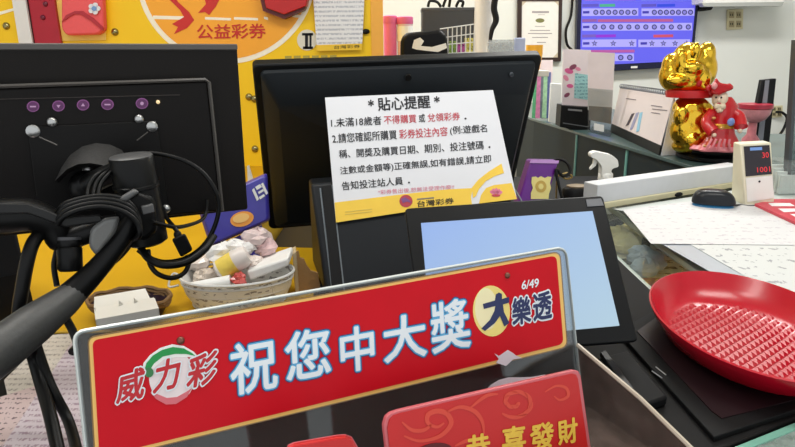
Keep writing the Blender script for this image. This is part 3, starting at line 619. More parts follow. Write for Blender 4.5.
# offering bowl
bc = onback(750, 143); YBw = bc[1]
def Bz(py): return yp(750, py, YBw)[2] - bc[2]
wb = lambda v: v * YBw / 596.0 * 1.03
t = thing('offering_bowl', 'red and pink footed offering bowl behind the figurine', 'bowl', bc)
part('foot', lathe([(wb(7.5), 0), (wb(7.5), Bz(139)), (wb(4), Bz(134)), (wb(3.6), Bz(121))], bc, 24), M('foot_pink', (196, 110, 118), 0.3, var=0.4, scale=60), t, smooth=True)
part('bowl', lathe([(wb(5), Bz(122)), (wb(10), Bz(119)), (wb(13), Bz(114)), (wb(14), Bz(108)), (wb(13), Bz(108)), (wb(9), Bz(115)), (0.001, Bz(118))], bc, 24), M('bowl_pink', (214, 140, 146), 0.3, var=0.4, scale=60), t, smooth=True)
part('rim', lathe([(wb(13.6), Bz(109)), (wb(14.8), Bz(108)), (wb(14.8), Bz(104)), (wb(12.6), Bz(104.5))], bc, 24), M('rim_wine', (170, 40, 60), 0.3), t, smooth=True)
# dark slanted stand
pd = Plane(onback(762, 142), 0, 6)
t = thing('slanted_stand', 'black slanted panel stand with a grey stripe behind the offering bowl', 'stand', onback(762, 142))
part('panel', prism(pd.pts([(762, 80), (776.5, 78.5), (769.5, 143), (750, 143)]), (0, 0.02, 0)), BLK, t, 0.002)
part('stripe', pslab(pd, [(765.5, 80.5), (769.5, 80), (763, 142), (757, 142.5)], 0.002, 0.0022), M('stripe_grey', (130, 134, 142), 0.4), t)
# black framed glass door edge and cable at the side
pe = Plane(onback(800, 178), 0, 0)
t = thing('framed_screen', 'black framed upright glass screen beside the lower wall outlet', 'screen', onback(800, 180))
part('frame_post', prism(pe.pts([(796.5, 40), (800, 40), (790.5, 180), (787.5, 180)]), (0, 0.02, 0)), M('post_grey', (60, 66, 70), 0.4), t)
part('glass_pane', prism(pe.pts([(800, 40), (860, 40), (840, 185), (790.5, 180)]), (0, 0.006, 0)), Mpane('screen_pane', (200, 215, 215), 0.3, 0.05, 0.25, (90, 98, 102)), t)
solo('outlet_cable', tube(spline([yp(x, y, WB - 0.04) for x, y in [(776, 112), (782, 112.5), (787, 118), (784, 128), (778, 138), (774, 150), (773, 175)]]), 0.008, 6), BLKR, 'black cable hanging from the lower wall outlet', 'cable', smooth=True)

# ------------------------------------------------------------------ things on the glass counter
ZG = 1.0
# long white box
A, B = zp(600, 209, ZG), zp(735, 187, ZG); dv = (B - A) / np.linalg.norm(B - A); bv = np.array([-dv[1], dv[0], 0])
A = A - dv * 0.012
yaw = math.degrees(math.atan2(dv[1], dv[0]))
t = thing('long_box', 'long low white box with a beige foot behind the mouse', 'box', (A + B) / 2)
L = np.linalg.norm(B - A) + 0.02
part('box_body', boxv(A + np.array([0, 0, 0.014]), dv * L, bv * 0.045, (0, 0, 0.044)), M('box_white', (206, 208, 211), 0.55), t, 0.002)
part('beige_foot', boxv(A - bv * 0.004, dv * L, bv * 0.05, (0, 0, 0.0145)), M('box_foot_beige', (214, 206, 170), 0.6), t, 0.002)
hp = A + dv * (0.27) - bv * 0.0045; part('cable_notch', ball(hp + np.array([0, 0, 0.006]), 0.014, 0.006, 0.006, 12, 6, math.radians(yaw)), BLKR, t, smooth=True)
# mouse
mc = zp(713, 207, ZG); mo = thing('computer_mouse', 'black wireless style computer mouse with a blue lower edge', 'mouse', (mc[0], mc[1], ZG))
ma = math.atan2(-0.03, 0.078)
def mouse_shell(s, z0, z1):
    rings = []
    for k in range(9):
        f = k / 8.0; zz_ = z0 + (z1 - z0) * math.sin(f * PI / 2); sc = math.cos(f * PI / 2) ** 0.55 if f < 1 else 0.02
        ring = []
        for j in range(28):
            a = 2 * PI * j / 28; x = 0.047 * s * sc * math.copysign(abs(math.cos(a)) ** 0.8, math.cos(a)); y = 0.029 * s * sc * math.copysign(abs(math.sin(a)) ** 0.8, math.sin(a))
            x2 = x - 0.004 * f
            ring.append((mc[0] + x2 * math.cos(ma) - y * math.sin(ma), mc[1] + x2 * math.sin(ma) + y * math.cos(ma), zz_))
        rings.append(ring)
    return loft(rings)
part('shell', mouse_shell(1.0, 1.010, 1.042), M('mouse_black', (36, 38, 42), 0.28), mo, smooth=True)
part('blue_edge', mouse_shell(0.96, 1.0, 1.014), M('mouse_blue', (40, 120, 170), 0.3), mo, smooth=True)
e = np.array([math.cos(ma), math.sin(ma), 0])
part('scroll_wheel', ball(mc + e * 0.026 + np.array([0, 0, 0.029]), 0.007, 0.003, 0.005, 12, 8, ma), M('wheel_grey', (80, 82, 86), 0.5), mo, smooth=True)
solo('mouse_cable', tube(spline([mc + e * 0.046 + np.array([0, 0, 0.008]), zp(741, 205, 1.003), zp(752, 206, 1.003), zp(765, 203, 1.003)]), 0.0022, 6), BLKR, 'thin black cable between the mouse and the beige number display', 'cable', smooth=True)
# LED number display
pf = Plane(zp(745, 206, ZG), -4, 5)
t = thing('number_display', 'beige counter display with two rows of red numbers', 'display', zp(752, 204, ZG))
BEI = M('device_beige', (226, 218, 192), 0.5)
fr = [pf.at(740, 144), pf.at(771.5, 142.5), pf.at(775, 204.5), pf.at(744.5, 206)]
bv2 = pf.b * 0.07
bt = [fr[0] + pf.b * 0.035, fr[1] + pf.b * 0.035, fr[2] + bv2, fr[3] + bv2]; 
for q in (fr[2], fr[3], bt[2], bt[3]): q[2] = ZG
part('casing', loft([fr, bt]), BEI, t, 0.003)
part('display_window', pslab(pf, [(744, 146.5), (769.5, 145), (772, 174), (746, 176.5)], 0.003, 0.002), M('window_dark', (40, 34, 40), 0.15, coat=0.4), t)
LED = M('led_red', (200, 30, 40), 0.4, emit=(255, 60, 70), es=0.4)
letter(t, '30', pf, [(762, 152.5), (768.5, 152), (769, 157.5), (762.5, 158)], LED, 0.0024, name='led_digits')
letter(t, '1001', pf, [(757, 167.3), (769.8, 166.4), (770.2, 171.6), (757.4, 172.4)], LED, 0.0024, name='led_digits')
part('brand_strip', pslab(pf, [(750, 147.6), (762, 147), (762.2, 150), (750.2, 150.6)], 0.0004, 0.0024), M('strip_blue', (120, 160, 225), 0.4), t)
part('lower_plate', pslab(pf, [(746, 178), (772.3, 175.5), (774.3, 198), (747.5, 202)], 0.002, 0.0016), M('plate_white', (232, 230, 224), 0.5), t)
part('screw', ball(pf.at(759.5, 181.5, 0.002), 0.0025, 0.002, 0.0025, 10, 6), BLKR, t, smooth=True)
# clear box beside the number display
cbx = zp(795, 196, ZG); t = thing('clear_box', 'clear plastic box of pale cards beside the number display', 'box', cbx)
part('box_shell', box(cbx[0] - 0.045, cbx[0] + 0.07, cbx[1], cbx[1] + 0.08, ZG, ZG + 0.085), Mpane('box_clear', (232, 238, 236), 0.2, 0.05, 0.1, (225, 228, 226), 0.5), t)
for q in range(4): part('card', box(cbx[0] - 0.035, cbx[0] + 0.06, cbx[1] + 0.012 + 0.016 * q, cbx[1] + 0.020 + 0.016 * q, ZG + 0.003, ZG + 0.05 + 0.006 * q), PAPER, t)
# sheets
def sheet(name, pix, z, mat, label, cat='paper', th=0.0006, group=None):
    return solo(name, prism([zp(x, y, z) for x, y in pix], (0, 0, -th)), mat, label, cat, group=group)
sheet('printed_sheet', [(651, 243.5), (800, 245), (860, 245), (835, 207), (735, 203.5), (692, 201), (622.6, 209.7)], 1.0035, Mprint('form_print', (208, 208, 209), (190, 184, 190), 14, 0.58, 40), 'white sheet with faint pencil writing under the mouse')
sheet('printed_form', [(688, 243), (795, 305), (830, 325), (880, 246)], 1.0022, Mprint('form_print_b', (204, 206, 204), (150, 152, 156), 11, 0.58, 30), 'white printed form lying beneath the pencilled sheet')
sheet('clear_folder', [(655, 240), (690, 241), (795, 303), (795, 317), (730, 283)], 1.0012, M('folder_grey', (176, 182, 190), 0.35), 'grey blue plastic folder edge beneath the printed form', 'folder')
sheet('added_sheet', [(613, 209), (634, 213), (700, 204), (780, 203), (840, 200), (800, 188), (738, 189.5)], 1.0014, M('added_sheet_pale', (196, 202, 199), 0.45, var=0.05), 'added pale sheet over the dark glass by the long white box')  # added sheet, lightens the dark glass strip beside the long box
t = thing('red_booklet', 'red and white printed booklet in front of the number display', 'booklet', zp(790, 210, 1.004))
bk_ = part('cover', prism([zp(x, y, 1.010) for x, y in [(755, 203.5), (800, 224), (850, 222), (820, 199), (775, 199)]], (0, 0, -0.006)), M('booklet_red', (205, 66, 80), 0.45, var=0.1, scale=40), t)
for pg in [[(768, 203), (790, 203), (795, 206), (772, 206)], [(778, 208.5), (800, 208.5), (804, 211), (784, 212)], [(790, 214), (806, 214), (810, 217), (797, 217.5)]]:
    part('white_print', prism([zp(x, y, 1.0105) for x, y in pg], (0, 0, -0.0004)), PAPER, bk_)

# ------------------------------------------------------------------ things on the staff desk
# spray bottle
sb = np.array([0.615, 1.69, 0.93]); sb = yp(606, 170, 1.64); sb[2] = 0.93
def Q(px, py, Y=1.64): return yp(px, py, Y)
t = thing('spray_bottle', 'white trigger spray bottle behind the long white box', 'spray bottle', sb)
hz = Q(606, 180)[2] - 0.93
part('bottle', lathe([(0.032, 0), (0.034, 0.01), (0.034, hz * 0.6), (0.018, hz * 0.92), (0.014, hz)], sb, 20), WHT, t, smooth=True)
part('collar', lathe([(0.019, hz), (0.020, hz + 0.004), (0.019, hz + 0.018), (0.014, hz + 0.022)], sb, 18), WHT, t, smooth=True)
P4 = Plane((0, 1.625, 1.0))
part('sprayer_head', prism(P4.pts(roundpix([(591, 153.5), (596, 151.5), (612, 155), (618, 160), (619, 167), (612, 169), (611, 176), (601, 177), (602, 167), (597, 160), (591, 157.5)], 2, 3)), (0, 0.028, 0)), WHT, t, 0.005)
part('trigger', prism(P4.pts([(594, 158), (598, 160), (596, 166), (590.5, 170.5), (590, 168.5), (593.5, 164)], -0.008), (0, 0.012, 0)), WHT, t, 0.002)
# purple packet
P5 = Plane((0.36, 1.42, 0.93), 12, 8)
t = thing('purple_packet', 'shiny purple packet with a cream emblem', 'packet', P5.at(541, 236))
hb = [P5.at(531, 160.5), P5.at(559, 161), P5.at(552, 195), P5.at(520, 197)]
v1 = (hb[3] - hb[0]); v1 = v1 / -v1[2]
lo_ = [p + v1 * (p[2] - 0.931) for p in (hb[1], hb[0])]
body = [hb[0], hb[1], lo_[0], lo_[1]]
part('packet_body', prism(body, P5.b * 0.03), M('purple_foil', (104, 30, 138), 0.3, var=0.25, scale=18), t, 0.004)
part('top_flap', pslab(P5, [(531, 160), (559, 160.5), (558.5, 163.5), (530, 163)], 0.002, 0.002), M('foil_pale', (200, 150, 215), 0.3), t)
em = [(532, 177), (536, 176.5), (538, 178), (541, 176.2), (545, 178), (548, 176.5), (551.5, 177), (550, 183), (551, 188), (549, 194), (548.5, 199), (531, 199), (531, 193), (533, 188), (531.5, 183)]
em_o = part('emblem', pslab(P5, em, 0.001, 0.0022), M('emblem_cream', (238, 222, 140), 0.45), t)
part('emblem_disc', pslab(P5, ellpix(541, 186.5, 5.5, 6, 16), 0.0008, 0.0032), M('emblem_gold', (205, 170, 80), 0.4), em_o)
part('emblem_core', pslab(P5, ellpix(541, 186.5, 2.6, 3, 12), 0.0006, 0.004), MATS['emblem_cream'], em_o)
# coiled black cable, spectacles-case, small pouch
P6 = Plane((0, 1.5, 1.0))
solo('black_coil', tube(spline([P6.at(x, y, 0.01 * i) for i, (x, y) in enumerate([(549, 176), (553, 162), (560, 159.5), (567, 163), (570, 172), (563, 176), (556, 170), (560, 190), (566, 215), (562, 236)])]), 0.004, 6), BLKR, 'stiff black cable curling up behind the purple packet', 'cable', smooth=True)
solo('gold_chain', tube(spline([P6.at(x, y, 0.02 - 0.004 * i) for i, (x, y) in enumerate([(555, 171), (562, 174), (568, 173), (572, 177), (566, 179), (558, 176.5), (556, 200), (554, 232)])]), 0.0024, 6), M('chain_gold', (170, 145, 90), 0.35, 0.7), 'thin brassy chain hanging behind the purple packet', 'chain', smooth=True)
c = P6.at(577, 189); c2 = c.copy(); c2[2] = 0.93
t = thing('leather_case', 'black case with a tan oval panel beside the purple packet', 'case', c2)
hc = c[2] - 0.93
part('case_body', lathe([(0.036, 0), (0.040, 0.01), (0.040, hc * 0.85), (0.036, hc), (0.03, hc + 0.006)], c2, 24, 1, 0.7), BLK, t, smooth=True)
part('oval_panel', lathe([(0.026, hc + 0.006), (0.026, hc + 0.009), (0.022, hc + 0.010)], c2, 24, 1, 0.7), M('panel_tan', (136, 118, 92), 0.5), t, smooth=True)

# ================================================================== CENTRE MONITOR (seen from behind)
class Tilted:
    """local frame with in-plane roll"""
    def __init__(s, o, yaw, lean, roll):
        p = Plane(o, yaw, lean); r = math.radians(roll); s.o = p.o; s.b = p.b
        s.u = p.u * math.cos(r) + p.v * math.sin(r); s.v = p.v * math.cos(r) - p.u * math.sin(r); s.n = p.n
    at = Plane.at; loc = Plane.loc; pts = Plane.pts
def rrect(fr, a0, a1, b0, b1, c, r=0.01, n=4):
    q = []
    for (cx, cy, t0) in [(a1 - r, b1 - r, 0), (a0 + r, b1 - r, PI / 2), (a0 + r, b0 + r, PI), (a1 - r, b0 + r, 1.5 * PI)]:
        for k in range(n + 1): t = t0 + k / n * PI / 2; q.append(fr.loc(cx + r * math.cos(t), cy + r * math.sin(t), c))
    return q
CM = Tilted((-0.2506, 1.1148, 1.3374), 11.61, -25.86, 1.28)
MB = M('monitor_back', (25, 30, 34), 0.48, bump=0.06, scale=500, var=0.1)
t = thing('rear_monitor', 'large black monitor seen from behind with the printed reminder in front', 'monitor', (0.02, 1.42, 0.93))
part('bezel', loft([rrect(CM, 0, 0.54, -0.385, 0, -0.022, 0.008), rrect(CM, 0, 0.54, -0.385, 0, 0.0, 0.012)]), M('monitor_rim', (17, 19, 21), 0.45), t, 0.003)
part('back_cover', loft([rrect(CM, 0.012, 0.528, -0.375, -0.010, 0.0, 0.01), rrect(CM, 0.014, 0.526, -0.373, -0.012, 0.008, 0.01), rrect(CM, 0.040, 0.512, -0.345, -0.062, 0.032, 0.012)]), MB, t, 0.002)
part('screw_hole', loft([[CM.loc(0.276 + 0.006 * math.cos(a), -0.025 + 0.006 * math.sin(a), 0.022) for a in [j * PI / 6 for j in range(12)]], [CM.loc(0.276 + 0.006 * math.cos(a), -0.025 + 0.006 * math.sin(a), 0.0165) for a in [j * PI / 6 for j in range(12)]]]), BLKR, t)
part('screw_hole', loft([[CM.loc(0.476 + 0.004 * math.cos(a), -0.028 + 0.004 * math.sin(a), 0.022) for a in [j * PI / 6 for j in range(12)]], [CM.loc(0.476 + 0.004 * math.cos(a), -0.028 + 0.004 * math.sin(a), 0.0165) for a in [j * PI / 6 for j in range(12)]]]), M('hole_grey', (70, 76, 82), 0.5), t)
part('screen', loft([rrect(CM, 0.012, 0.528, -0.372, -0.012, -0.0225, 0.004), rrect(CM, 0.012, 0.528, -0.372, -0.012, -0.021, 0.004)]), M('screen_dark', (20, 22, 26), 0.1), t)
nk = CM.loc(0.27, -0.2, -0.02)
part('stand_neck', tube([nk, (nk[0] - 0.01, 1.50, 1.05), (0.02, 1.50, 0.935)], 0.02, 12), BLK, t, smooth=True)
part('stand_base', lathe([(0.12, 0), (0.12, 0.006), (0.1, 0.012)], (0.02, 1.50, 0.93), 32), BLK, t, smooth=True)

# ================================================================== SLANTED TERMINAL with the notice
PN = Plane((-0.1204, 1.0394, 1.2822), 10.1, 33.0)
term = thing('slanted_terminal', 'black slanted lottery terminal carrying the printed reminder', 'terminal', (0.05, 1.0, 1.0))
TB = M('terminal_black', (26, 29, 33), 0.45, bump=0.08, scale=700, var=0.15)
tl, tr = PN.at(310.5, 184, -0.004), PN.at(507, 168, -0.004)
def down(p):                                            # slide down the sloping face to the counter
    k = (p[2] - 1.002) / PN.v[2]; return p - PN.v * k
bl, br = down(tl), down(tr)
br = br + PN.u * 0.0
bl = PN.at(327, 305, -0.004); bl = down(bl)
back = PN.b * 0.075
def drop(p): q = p.copy(); q[2] = 1.002; return q
part('casing', loft([[tl, tr, br, bl], [tl + back + np.array([0, 0, -0.006]), tr + back + np.array([0, 0, -0.006]), drop(tr + back), drop(tl + back)]]), TB, term, 0.005)
GRV = M('groove_silver', (120, 128, 134), 0.35)
for p in [[(319.5, 188), (321, 188), (334, 300), (332.5, 300)], [(331.5, 185), (332.8, 185), (346, 300), (344.6, 300)], [(515, 190), (516, 189.5), (545, 240), (544, 240)]]:
    part('groove_trim', pslab(PN, p, 0.002, -0.003), GRV, term)
part('side_ridge', prism(PN.pts([(322, 186), (331, 185), (344, 300), (333, 300)], 0.001), -PN.n * 0.004), BLK, term)
# the notice
nt_ = thing('reminder_notice', 'white printed reminder sheet with a yellow foot taped to the slanted terminal', 'notice', PN.at(420, 212))
part('sheet', pslab(PN, [(325, 97.5), (493, 90), (506, 150), (517, 199), (405, 212), (336, 222.5)], 0.0006, 0.0), M('notice_white', (220, 221, 225), 0.7, var=0.015), nt_)
YF = M('notice_yellow', (238, 198, 66), 0.6)
ft = part('yellow_foot', pslab(PN, [(334.6, 202.5), (360, 199.5), (404, 194), (445, 189.5), (473, 188), (471, 197), (472, 204.5), (405, 212), (336, 222.5)], 0.0004, 0.0006), YF, nt_)
part('yellow_swoosh', pslab(PN, [(472, 187.5), (478, 180), (488, 172), (501.5, 163.5), (504, 173), (495, 176), (486, 181), (479, 189), (476, 196), (473, 198)], 0.0004, 0.0007), YF, nt_)
part('yellow_corner', pslab(PN, [(479, 203.5), (481, 195), (486, 188), (494, 185), (511.5, 183), (517, 199)], 0.0004, 0.0006), YF, nt_)
runs(nt_, [('* 貼心提醒 *', INK)], PN, [(366, 98.5), (441, 94.5), (442, 107), (367, 111.5)], 0.0008, 0.018)
runs(nt_, [('1.未滿18歲者', INK), ('不得購買', INKR), ('或', INK), ('兌領彩券', INKR), ('。', INK)][:4], PN, [(329.5, 118.5), (461, 112), (461.5, 120), (330, 127.5)], 0.0008, 0.008)
runs(nt_, [('2.請您確認所購買', INK), ('彩券投注內容', INKR), ('(例:遊戲名', INK)], PN, [(330.5, 134), (488, 124), (488.5, 133), (331.5, 143.5)], 0.0008, 0.008)
runs(nt_, [('稱、開獎及購買日期、期別、投注號碼', INK)], PN, [(337.5, 150), (484.5, 140.5), (485, 149), (338, 158.5)], 0.0008, 0.008)
runs(nt_, [('注數或金額等)正確無誤,如有錯誤,請立即', INK)], PN, [(338.5, 167), (492, 154.5), (492.5, 163.5), (339.3, 175.5)], 0.0008, 0.008)
runs(nt_, [('告知投注站人員', INK)], PN, [(340.2, 182), (404, 176.5), (404.5, 184.5), (341, 190.5)], 0.0008, 0.008)
for (x, y) in [(465.5, 118.5), (489.5, 147), (409, 182.5)]:
    part('full_stop', pslab(PN, ellpix(x, y, 1.0, 0.9, 10), 0.0002, 0.0008), INK, nt_)
runs(nt_, [('*彩券售出後,恕無法受理作廢!!', M('pink_ink', (214, 130, 150), 0.6))], PN, [(377, 190), (455, 184.5), (455, 189), (377, 195)], 0.0008, 0.004)
lg = part('logo_disc', pslab(PN, ellpix(406, 201, 6.6, 6.2, 20), 0.0004, 0.0011), M('logo_red', (176, 50, 66), 0.5), nt_)
part('logo_wave', pslab(PN, [(401, 199), (405, 197), (409, 199.5), (411.5, 203), (407, 201.5), (403, 203)], 0.0003, 0.0015), M('logo_violet', (120, 70, 130), 0.5), lg)
letter(nt_, '台灣彩券', PN, [(417, 201), (453.5, 197.6), (454, 203.6), (417.6, 207.2)], INK, 0.0011, 0.012)
part('small_mark', pslab(PN, [(417, 198.6), (434, 197), (434, 198.4), (417, 200)], 0.0003, 0.0011), M('grey_ink_b', (130, 120, 100), 0.6), nt_)
for k in range(5):
    a = -0.4 - k * 0.55; part('flower_petal', pslab(PN, ellpix(496 + 4 * math.cos(a), 194 + 3.2 * math.sin(a), 3.0, 1.7, 10, a), 0.0003, 0.0011), M('petal_rose', (222, 120, 150), 0.5), nt_)
part('flower_stem', pslab(PN, ellpix(496, 195.5, 4.5, 1.3, 10), 0.0003, 0.0012), INKR, nt_)
for y in (208.5, 211): part('fine_print', pslab(PN, [(345, y + 3), (372, y), (372, y + 0.9), (345, y + 3.9)], 0.0003, 0.0011), M('fine_ink', (215, 185, 80), 0.6), ft)

# ================================================================== CUSTOMER DISPLAY
PD = Tilted((0.0294, 0.7459, 1.1517), -1.25, 43.4, 4.25)
t = thing('customer_display', 'small black customer display with a glowing pale blue screen', 'display', (0.14, 0.72, 1.0))
out_pix = roundpix([(404.5, 208), (603, 195), (638.5, 341), (424, 357)], 5)
fo = PD.pts(out_pix)
part('casing', loft([[p - PD.n * 0.022 - (p - PD.loc(0.107, -0.08)) * 0.05 for p in fo], [p - PD.n * 0.004 for p in fo], fo]), M('display_case', (14, 15, 17), 0.35, bump=0.04, scale=600), t, 0.002)
def Mscreen():
    m = bpy.data.materials.new('display_glow'); m.use_nodes = True; nt = m.node_tree; b = nt.nodes['Principled BSDF']
    b.inputs['Roughness'].default_value = 0.18; b.inputs['Base Color'].default_value = (*lin((60, 80, 110)), 1)
    tc = nt.nodes.new('ShaderNodeTexCoord'); sp = nt.nodes.new('ShaderNodeSeparateXYZ'); nt.links.new(tc.outputs['Generated'], sp.inputs[0])
    ad = nt.nodes.new('ShaderNodeMath'); ad.operation = 'SUBTRACT'; nt.links.new(sp.outputs['X'], ad.inputs[0]); nt.links.new(sp.outputs['Y'], ad.inputs[1])
    cr = nt.nodes.new('ShaderNodeValToRGB'); mr = nt.nodes.new('ShaderNodeMapRange'); mr.inputs['From Min'].default_value = -1; mr.inputs['From Max'].default_value = 1
    nt.links.new(ad.outputs[0], mr.inputs['Value']); nt.links.new(mr.outputs[0], cr.inputs[0])
    cr.color_ramp.elements[0].color = (*lin((160, 188, 245)), 1); cr.color_ramp.elements[1].color = (*lin((196, 222, 228)), 1)
    nt.links.new(cr.outputs[0], b.inputs['Emission Color']); b.inputs['Emission Strength'].default_value = 0.75
    return m
part('screen', prism(PD.pts([(421, 223), (592.5, 211), (619.5, 325.5), (432, 343)], 0.0012), -PD.n * 0.001), Mscreen(), t)
part('corner_tag', prism(PD.pts([(586, 199.5), (601, 198.3), (604, 205.5), (587.5, 206.5)], 0.0012), -PD.n * 0.001), M('tag_grey', (98, 100, 104), 0.35), t)
mid = PD.loc(0.107, -0.085, -0.022)
part('support_leg', loft([[mid + PD.u * s * 0.05 + PD.v * q * 0.03 for s, q in ((-1, 1), (1, 1), (1, -1), (-1, -1))], [np.array([mid[0] + s * 0.05, mid[1] + 0.055 + q * 0.03, 1.0]) for s, q in ((-1, 1), (1, 1), (1, -1), (-1, -1))]]), BLK, t, 0.003)

# ================================================================== ACRYLIC SIGN HOLDER
PSG = Plane((-0.2226, 0.4043, 1.1696), 27, 14)
sh = thing('sign_holder', 'clear acrylic holder with a red lottery sign wishing a jackpot win', 'sign holder', (-0.0, 0.45, 1.0))
def toz(p, z=1.002): k = (p[2] - z) / PSG.v[2]; return p - PSG.v * k
outer = roundpix([(74, 333), (566.5, 247), (576, 335), (577, 345), (90, 470)], 11)[:12]
eTL, eTR = PSG.at(90, 470), PSG.at(577.5, 348)
top_poly = PSG.pts(outer)
bp = top_poly + [toz(PSG.at(577, 345)), toz(PSG.at(84, 470))]
part('back_panel', prism(bp, -PSG.n * 0.003), ACR, sh)
# bright rounded acrylic edge along the outline
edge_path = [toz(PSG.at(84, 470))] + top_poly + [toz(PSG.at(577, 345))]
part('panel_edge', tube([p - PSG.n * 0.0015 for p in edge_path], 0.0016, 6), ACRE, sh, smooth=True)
# printed sign
sg = part('printed_sign', pslab(PSG, roundpix([(88.5, 338), (559.5, 252), (567, 346.5), (95.5, 461.5)], 7), 0.0008, 0.0012), GOLDL, sh, label='red printed sign with a gold border')
part('red_field', pslab(PSG, roundpix([(92.5, 340.5), (556.5, 255.5), (563.5, 344), (99.5, 457)], 6), 0.0005, 0.0018), RED, sg)
part('border_line', tube([PSG.at(x, y, 0.0014) for x, y in roundpix([(88, 337.5), (560, 251.5), (567.5, 347), (95, 462)], 7)], 0.0005, 4, True), M('border_dark', (140, 110, 70), 0.5), sg)
BLU1 = M('outline_navy', (44, 62, 120), 0.4); BLU2 = M('outline_sky', (92, 178, 226), 0.4); WH = M('letter_white', (238, 246, 250), 0.4, var=0.01)
big = [('祝', [(230, 346), (275, 337.5), (277.5, 387), (232, 396)]), ('您', [(285, 334.5), (328, 326.5), (330.5, 373), (287, 381.5)]),
       ('中', [(340, 330), (372.5, 324), (374.5, 367), (342, 373.5)]), ('大', [(383, 319.5), (424, 312), (426.5, 355), (385, 363)]), ('獎', [(430, 304.5), (467.5, 297.5), (470.5, 346), (433, 353.5)])]
for ch, q in big:  # navy and sky outlines printed behind each white letter
    letter(sg, ch, PSG, q, BLU1, 0.0021, 0.062, name='letter_border'); letter(sg, ch, PSG, q, BLU2, 0.0024, 0.042, name='letter_outline'); letter(sg, ch, PSG, q, WH, 0.0027, 0.016, name='letter')
# emblem 1: white ball with green crescent and red letters
part('emblem_ball', pslab(PSG, ellpix(172, 377, 23, 26, 32, 0.1), 0.0002, 0.0021), M('emblem_ball', (240, 226, 226), 0.4, var=0.02), sg)
part('emblem_ball_edge', pslab(PSG, [(150, 392), (156, 399), (166, 404.5), (176, 404), (187, 397), (192, 388), (186, 392), (177, 397), (167, 398), (157, 394)], 0.0002, 0.0023), M('emblem_pink', (222, 110, 120), 0.4), sg)
part('green_crescent_rim', pslab(PSG, [(142, 372), (143.5, 363), (150, 355), (160, 348), (172, 344.3), (184, 346), (194, 352), (200, 359), (188, 357), (176, 357), (164, 359.5), (155, 367), (149, 377)], 0.0002, 0.0024), M('crescent_white', (245, 245, 240), 0.4), sg)
part('green_crescent', pslab(PSG, [(144.5, 370), (146.5, 363), (153, 355.5), (162, 350), (173, 347), (184, 348.5), (192, 353), (195.5, 356), (186, 354), (175, 354), (163, 356.5), (154, 363.5), (148, 373)], 0.0002, 0.0027), M('crescent_green', (20, 150, 70), 0.4), sg)
part('green_bead', pslab(PSG, ellpix(149, 372.5, 4.6, 5), 0.0002, 0.003), M('bead_green', (50, 125, 70), 0.3), sg)
LR = M('logo_letter_red', (196, 24, 36), 0.4)
for ch, q in [('威', [(119, 374), (145, 366.5), (143, 397), (116.5, 404)]), ('力', [(157, 362), (181, 356), (177, 387), (153, 393.5)]), ('彩', [(190, 358), (218.5, 350), (213.5, 382), (186.5, 389)])]:
    letter(sg, ch, PSG, q, WH, 0.0030, 0.075, name='logo_letter_outline'); letter(sg, ch, PSG, q, LR, 0.0034, 0.028, name='logo_letter')
# emblem 2: cream disc with navy letters
part('cream_disc', pslab(PSG, ellpix(491.5, 311, 18.5, 25.5, 32, -0.05), 0.0002, 0.0021), M('disc_cream', (250, 226, 130), 0.4, var=0.1, scale=14), sg)
part('cream_disc_light', pslab(PSG, ellpix(486.5, 309, 11.5, 21, 28, -0.05), 0.0002, 0.0022), M('disc_cream_light', (252, 240, 190), 0.4), sg)
NAVY = M('logo_navy', (30, 42, 92), 0.4)
fig_o = [(483, 304), (495, 300.5), (496, 294.5), (499, 292.5), (502, 294), (502, 299), (509, 297), (509.5, 302.5), (503, 304.5), (504, 312), (509.5, 323), (504.5, 326.5), (500, 316), (495, 323), (485, 331), (481.5, 328.5), (490, 320), (494.5, 311), (495.5, 306), (484, 309)]
part('leaping_figure', pslab(PSG, fig_o, 0.0002, 0.0026), NAVY, sg)
for ch, q in [('樂', [(512, 299), (530, 296), (531, 322), (513, 325.5)]), ('透', [(533, 294.5), (550.5, 291), (552, 317.5), (534, 321)])]:
    letter(sg, ch, PSG, q, WH, 0.0024, 0.085, name='logo_letter_outline'); letter(sg, ch, PSG, q, NAVY, 0.0028, 0.028, name='logo_letter')
part('red_dot', pslab(PSG, ellpix(532.5, 298.5, 1.8, 1.8, 12), 0.0002, 0.0031), LR, sg)
letter(sg, '6/49', PSG, [(521.5, 281), (538.5, 278.5), (539.2, 286.8), (522, 289.4)], WH, 0.0024, 0.02, shear=0.15)
for x, y in [(180.5, 340.5), (507, 275.5)]:
    part('screw', ball(PSG.at(x, y, 0.0015), 0.0032, 0.0028, 0.0032, 12, 8), M('screw_rust', (128, 84, 70), 0.35, 0.6), sh, smooth=True)
PATCH = M('pale_patch', (226, 214, 222), 0.5)
part('pale_patch', pslab(PSG, [(494.5, 353.5), (499, 356), (508, 350), (513, 353), (516, 355.5), (522, 358), (513, 359.5), (506, 366), (500, 364), (496, 363), (499, 359)], 0.0003, 0.0024), PATCH, sh)  # torn sticker at the sign's lower border
part('pale_patch', pslab(PSG, [(486, 390), (491, 385), (499, 380), (509, 377.3), (521, 377.4), (533, 376.8), (545, 374.6), (548, 377), (540, 384), (520, 392)], 0.0003, 0.0006), PATCH, sh)  # plain pale patch on the acrylic below the sign
